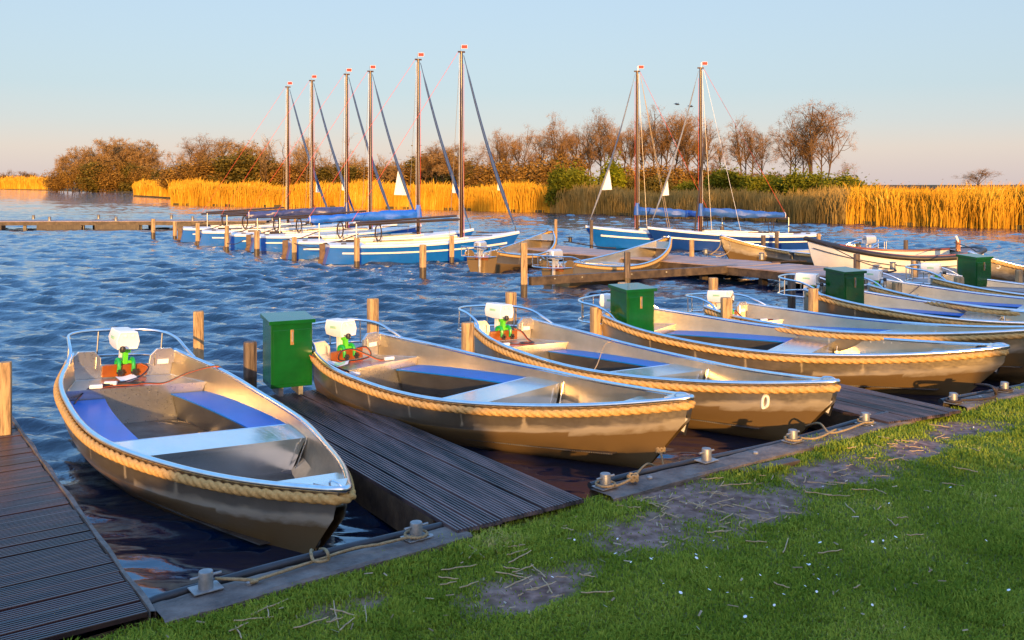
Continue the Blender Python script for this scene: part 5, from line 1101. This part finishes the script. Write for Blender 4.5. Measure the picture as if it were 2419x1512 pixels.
BU = [(bg_[0], 1352, 398, 80.5, 1.25, 'dense green willow bush beside the bright yellow bush'), (by[0], 1428, 388, 82, 1.1, 'bright yellow green bush left of the pair of right-hand masts'),
      (bg_[1], 1722, 404, 74, 1.4, 'yellow green bush right of the right-hand masts'), (bg_[0], 1790, 415, 72, 1.3, 'green bush under the gap between the tall alders'), (bg_[1], 1855, 424, 70, 1.4, 'green bush below the two pale alders'), (bg_[0], 1915, 408, 68, 1.3, 'green bush at the foot of the tallest alder'), (bg_[1], 1985, 418, 65, 1.5, 'yellow green bush at the end of the alder row'), (bg_[0], 2040, 440, 62, 1.2, 'last low green bush before the golden reeds'),
      (bd[0], 1180, 445, 92, 1.6, 'dark green bramble mound at the bank behind the nearest mast'), (bd[1], 1130, 436, 98, 1.4, 'dark green mound left of the nearest mast foot'), (bd[0], 1245, 430, 95, 1.4, 'dark green mound at the bank left of the green willow'),
      (bd[1], 1500, 425, 82, 1.3, 'dark mound behind the left one of the right-hand masts'), (bd[0], 1560, 420, 84, 1.4, 'dark green bush between the right-hand masts'), (bg_[1], 1620, 432, 78, 1.3, 'green bush left of the navy boat mast'), (bd[1], 1690, 440, 74, 1.3, 'dark bush just right of the navy boat mast')]
for k, (px, yt) in enumerate(((1170, 385), (1230, 392), (1290, 380), (1340, 372), (1500, 395), (1560, 392), (1620, 398), (1680, 402), (1760, 408), (1830, 412))): BU.append((bb[k % 2], px, yt, 98 - k, 1.6, '%s russet brush thicket from the left under the tall alders' % ORD[k]))
for k, px in enumerate((395, 450, 505, 560, 610, 660, 720, 780, 840, 900, 960, 1020, 1080)): BU.append(((bd[0], bb[0], bb[1], bd[1])[k % 4], px, (400, 388, 378, 368, 376, 385, 388, 396, 398, 392, 390, 372, 378)[k], 215 if k == 0 else 168, 2.0, '%s brown undergrowth thicket from the left behind the golden reeds' % ORD[k]))
for k, (px, yt) in enumerate(((140, 404), (185, 398), (230, 388), (275, 382), (315, 392), (345, 396), (365, 420))): BU.append(((bb[1], bb[0], bd[0], bb[1], bd[1], bb[0], bd[1])[k], px, yt, 305, 1.7, '%s bush from the left on the far left point' % ORD[k]))
for k, (px, yt) in enumerate(((10, 415), (60, 412), (110, 418), (-60, 416))): BU.append((bb[k % 2], px, yt, 560, 2.4, '%s distant hedge clump at the left edge' % ORD[k]))
for k, px in enumerate((2080, 2140, 2200, 2270, 2350, 2410, 2480)): BU.append((bb[k % 2], px, 446 - (k % 3), 92, 3.0, '%s low russet clump from the left behind the right reeds' % ORD[k]))
for p, px, yt, Y, wm_, lab in BU: place(p, px, yt, Y, lab, 'bushes of the far bank', wm_, rz=random.choice((0, math.pi)) + random.uniform(-.3, .3), z0=-.05)
# two birds above the alders
for px, py, lab in ((1600, 247, 'left one of two birds flying above the alders'), (1632, 252, 'right one of two birds flying above the alders')):
    p = AT(px, py, 80); t = thing('bird', lab, 'bird', p, .3, 'birds in flight'); t.scale = (.65, .65, .65); MB().tube([(-.35, 0, 0), (-.1, 0, .02), (.2, 0, .02), (.36, 0, .05)], [.02, .09, .08, .02], 8).build('body', M['black'], t, smooth=True)
    for sg in (-1, 1): MB().add([(-.1, 0, .05), (.15, 0, .05), (.02, sg * .35, .26), (-.22, sg * .75, .12)], [(0, 1, 2, 3)]).build('wing', M['black'], t)
# caravan behind the reeds
p = AT(2385, 452, 120); t = thing('caravan', 'pale caravan with dark window behind the reeds at the right edge', 'caravan', (p.x, p.y, 0), .1)
MB().box((0, 0, 1.15), (5.5, 2.2, 1.5)).build('body', M['white'], t, bevel=.2); MB().box((-.8, -1.12, 1.35), (1.6, .05, .6)).build('window', M['black'], t)
t = thing('parked_van', 'dark vehicle with light roof behind the reeds left of the caravan', 'van', (p.x - 4.5, p.y + 3, 0), .1); MB().box((0, 0, 1.1), (3.2, 1.9, 1.5)).build('body', M['black'], t, bevel=.2); MB().box((0, 0, 1.95), (2.6, 1.7, .12)).build('roof', M['white'], t, bevel=.05)

# ------------------------------------------------------------------ unseen leaf masses added behind the camera to throw the evening shade
def hedge(x0, x1, y, h, lab, dens=2600, dep=1.0, m='bushdark', zlo=.2, ls=.16, prof=None):  # unseen leaf mass whose outline is shaped to block the sun
    n_ = int(dens * (x1 - x0)); xs_ = rng.uniform(x0, x1, n_); hh_ = h if prof is None else np.interp(xs_, *prof); zs = zlo + rng.random(n_) * (hh_ - zlo); ys_ = y + rng.uniform(-dep / 2, dep / 2, n_)
    c = np.stack([xs_, ys_, zs], -1); u_ = rng.normal(size=(n_, 3)); u_ /= np.linalg.norm(u_, axis=1)[:, None]; v_ = rng.normal(size=(n_, 3)); sz = ls * rng.uniform(.6, 1.4, n_)[:, None]
    V = np.stack([c - u_ * sz, c + v_ * sz * .4, c + u_ * sz], 1).reshape(-1, 3); b0 = np.arange(n_) * 3
    return tag(bulk('hedge', V, np.stack([b0, b0 + 1, b0 + 2], -1), M[m], rnd=np.repeat(rng.random(n_), 3)), lab, 'hedge')
TE = math.tan(SUN_EL); SH_ = -math.tan(SUN_AZ)
YB = -7.0
def hz(zs, Ys): return zs + (Ys - YB) * TE          # height at YB that shades to zs at distance Ys
off = SH_ * (0 - YB)
h0 = hz(.36, 6.6)
hedge(-14, 40, YB, h0, 'clipped hedge behind the photographer', dens=2600, prof=([-14, -3.6 + off, -1.7 + off, -1.35 + off, .55 + off, .9 + off, 6.7 + off, 7.1 + off, 10.5 + off, 11.5 + off, 40],
      [hz(.30, 6.0), hz(.30, 6.0), hz(.33, 6.0), hz(.72, 6.6), hz(.70, 6.6), hz(.34, 6.4), hz(.36, 6.6), hz(1.0, 17.5), hz(1.0, 17.5), hz(.1, 23), hz(.1, 23)]))  # raised stretch stands in for the person whose shadow falls on the bow
for x0, x1, lab in ((5.6, 8.7, 'first tall tree crown mass behind the photographer'), (12.4, 27, 'long tall tree crown mass behind the photographer')):
    hedge(x0 + off, x1 + off, YB - 1, hz(2.6, 78), lab, dens=420, dep=2.5, zlo=hz(0, 55), ls=.34)  # added crowns, banded and gapped to shade the reeds but not the masts

# ------------------------------------------------------------------ litter on the bank
def on_bank(px, py): g = G(px, py, .285); return Vector((g.x, g.y, float(gz(np.array([g.x]), np.array([g.y]))[0])))
st_prot = []
for k in range(5):
    r_ = random.Random(k + 40); L_ = .07 + .035 * k; p = []
    for j in range(6): p.append(Vector((L_ * (j / 5 - .5), .0025 * math.sin(j * 1.1 + k), .012 + .003 * math.sin(j * 2.1 + k))))
    st_prot.append(MB().tube(p, [.0035, .004, .0035, .004, .003, .0025], 5).build('reed_stalk', M['reedstalk']))
r_ = random.Random(77); usedk = set(); spots = []
for cx_, cy_, sx, sy, n_ in ((1690, 1195, 75, 32, 30), (2130, 1055, 70, 28, 26), (1660, 1160, 90, 18, 16), (1240, 1385, 130, 30, 18), (1500, 1240, 250, 70, 22), (1990, 1120, 110, 35, 14), (700, 1470, 90, 20, 12), (1150, 1300, 120, 22, 10), (1900, 1300, 250, 70, 8), (2100, 1240, 180, 60, 5)):
    for _ in range(n_): spots.append((r_.gauss(cx_, sx), r_.gauss(cy_, sy)))
for px, py in spots:
    g = on_bank(px, py)
    if -float(sdist(np.array([g.x]), np.array([g.y]))[0]) < .40 or py > 1500: continue
    k = r_.randrange(5); o = st_prot[k] if k not in usedk else st_prot[k].copy()
    if k in usedk: C.objects.link(o)
    usedk.add(k); o.location = g + Vector((0, 0, .012)); o.rotation_euler = (0, r_.uniform(-.08, .08), r_.gauss(.5, .9)); sc = r_.uniform(.6, 1.35); o.scale = (sc, 1, 1)
    tag(o, 'dry straw coloured reed stalk lying on the turf and bare soil', 'reed stalk', 'dry reed stalks scattered on the bank')
V_, F_ = [], []
for _ in range(1500):
    py = 1120 + 400 * r_.random() ** 1.2; px = r_.uniform(300, 2400); g = on_bank(px, py)
    so_ = float(soil(np.array([g.x]), np.array([g.y]))[0])
    if -float(sdist(np.array([g.x]), np.array([g.y]))[0]) < .36 or r_.random() > .12 + so_: continue
    a = r_.uniform(0, 6.28); l_ = r_.uniform(.006, .03); w_ = r_.uniform(.002, .005); z = g.z + .012 + .012 * (1 - so_); o = len(V_)
    c_, s_ = math.cos(a), math.sin(a)
    V_ += [(g.x - c_ * l_ - s_ * -w_, g.y - s_ * l_ + c_ * -w_, z), (g.x + c_ * l_ + s_ * w_, g.y + s_ * l_ - c_ * w_, z + .004), (g.x + c_ * l_ - s_ * w_, g.y + s_ * l_ + c_ * w_, z + .008), (g.x - c_ * l_ - s_ * w_, g.y - s_ * l_ + c_ * w_, z + .003)]; F_.append((o, o + 1, o + 2, o + 3))
M['chaff'] = leafmat('chaff_bits', (.22, .16, .09), (.45, .36, .25), (.60, .56, .50), scale=9)
tag(bulk('chaff', np.array(V_), np.array(F_), M['chaff'], rnd=np.repeat(rng.random(len(F_)), 4)), 'tiny broken bits of reed and shell strewn over the bank', 'litter', kind='stuff')
V_, F_ = [], []
dais = [(1810 + r_.gauss(0, 260), 1330 + r_.gauss(0, 75)) for _ in range(46)] + [(2330, 1290), (2245, 1160), (2100, 1200), (2125, 992), (2150, 990), (1480, 1090 + 60), (1305, 1370), (2060, 1000 + 15), (2300, 1010)]
for px, py in dais:
    if py > 1500 or px > 2415: continue
    g = on_bank(px, py); rr_ = r_.uniform(.006, .011); o = len(V_); V_.append((g.x, g.y, g.z + .045))
    for j in range(6): a = j * 1.047; V_.append((g.x + rr_ * math.cos(a), g.y + rr_ * math.sin(a), g.z + .042 + .004 * math.sin(a + px)))
    for j in range(6): F_.append((o, o + 1 + j, o + 1 + (j + 1) % 6))
tag(bulk('daisies', np.array(V_), np.array(F_), M['white']), 'small white daisies dotted through the turf', 'flowers', kind='stuff')
a, b_ = on_bank(1755, 1112), on_bank(1880, 1084); c = (a + b_) / 2
tag(MB().box((c.x, c.y, c.z + .012), ((b_ - a).length, .10, .035), rz=math.atan2(b_.y - a.y, b_.x - a.x)).build('old_board', M['beam'], bevel=.006), 'half sunken dark board in the turf behind the long curb', 'board')
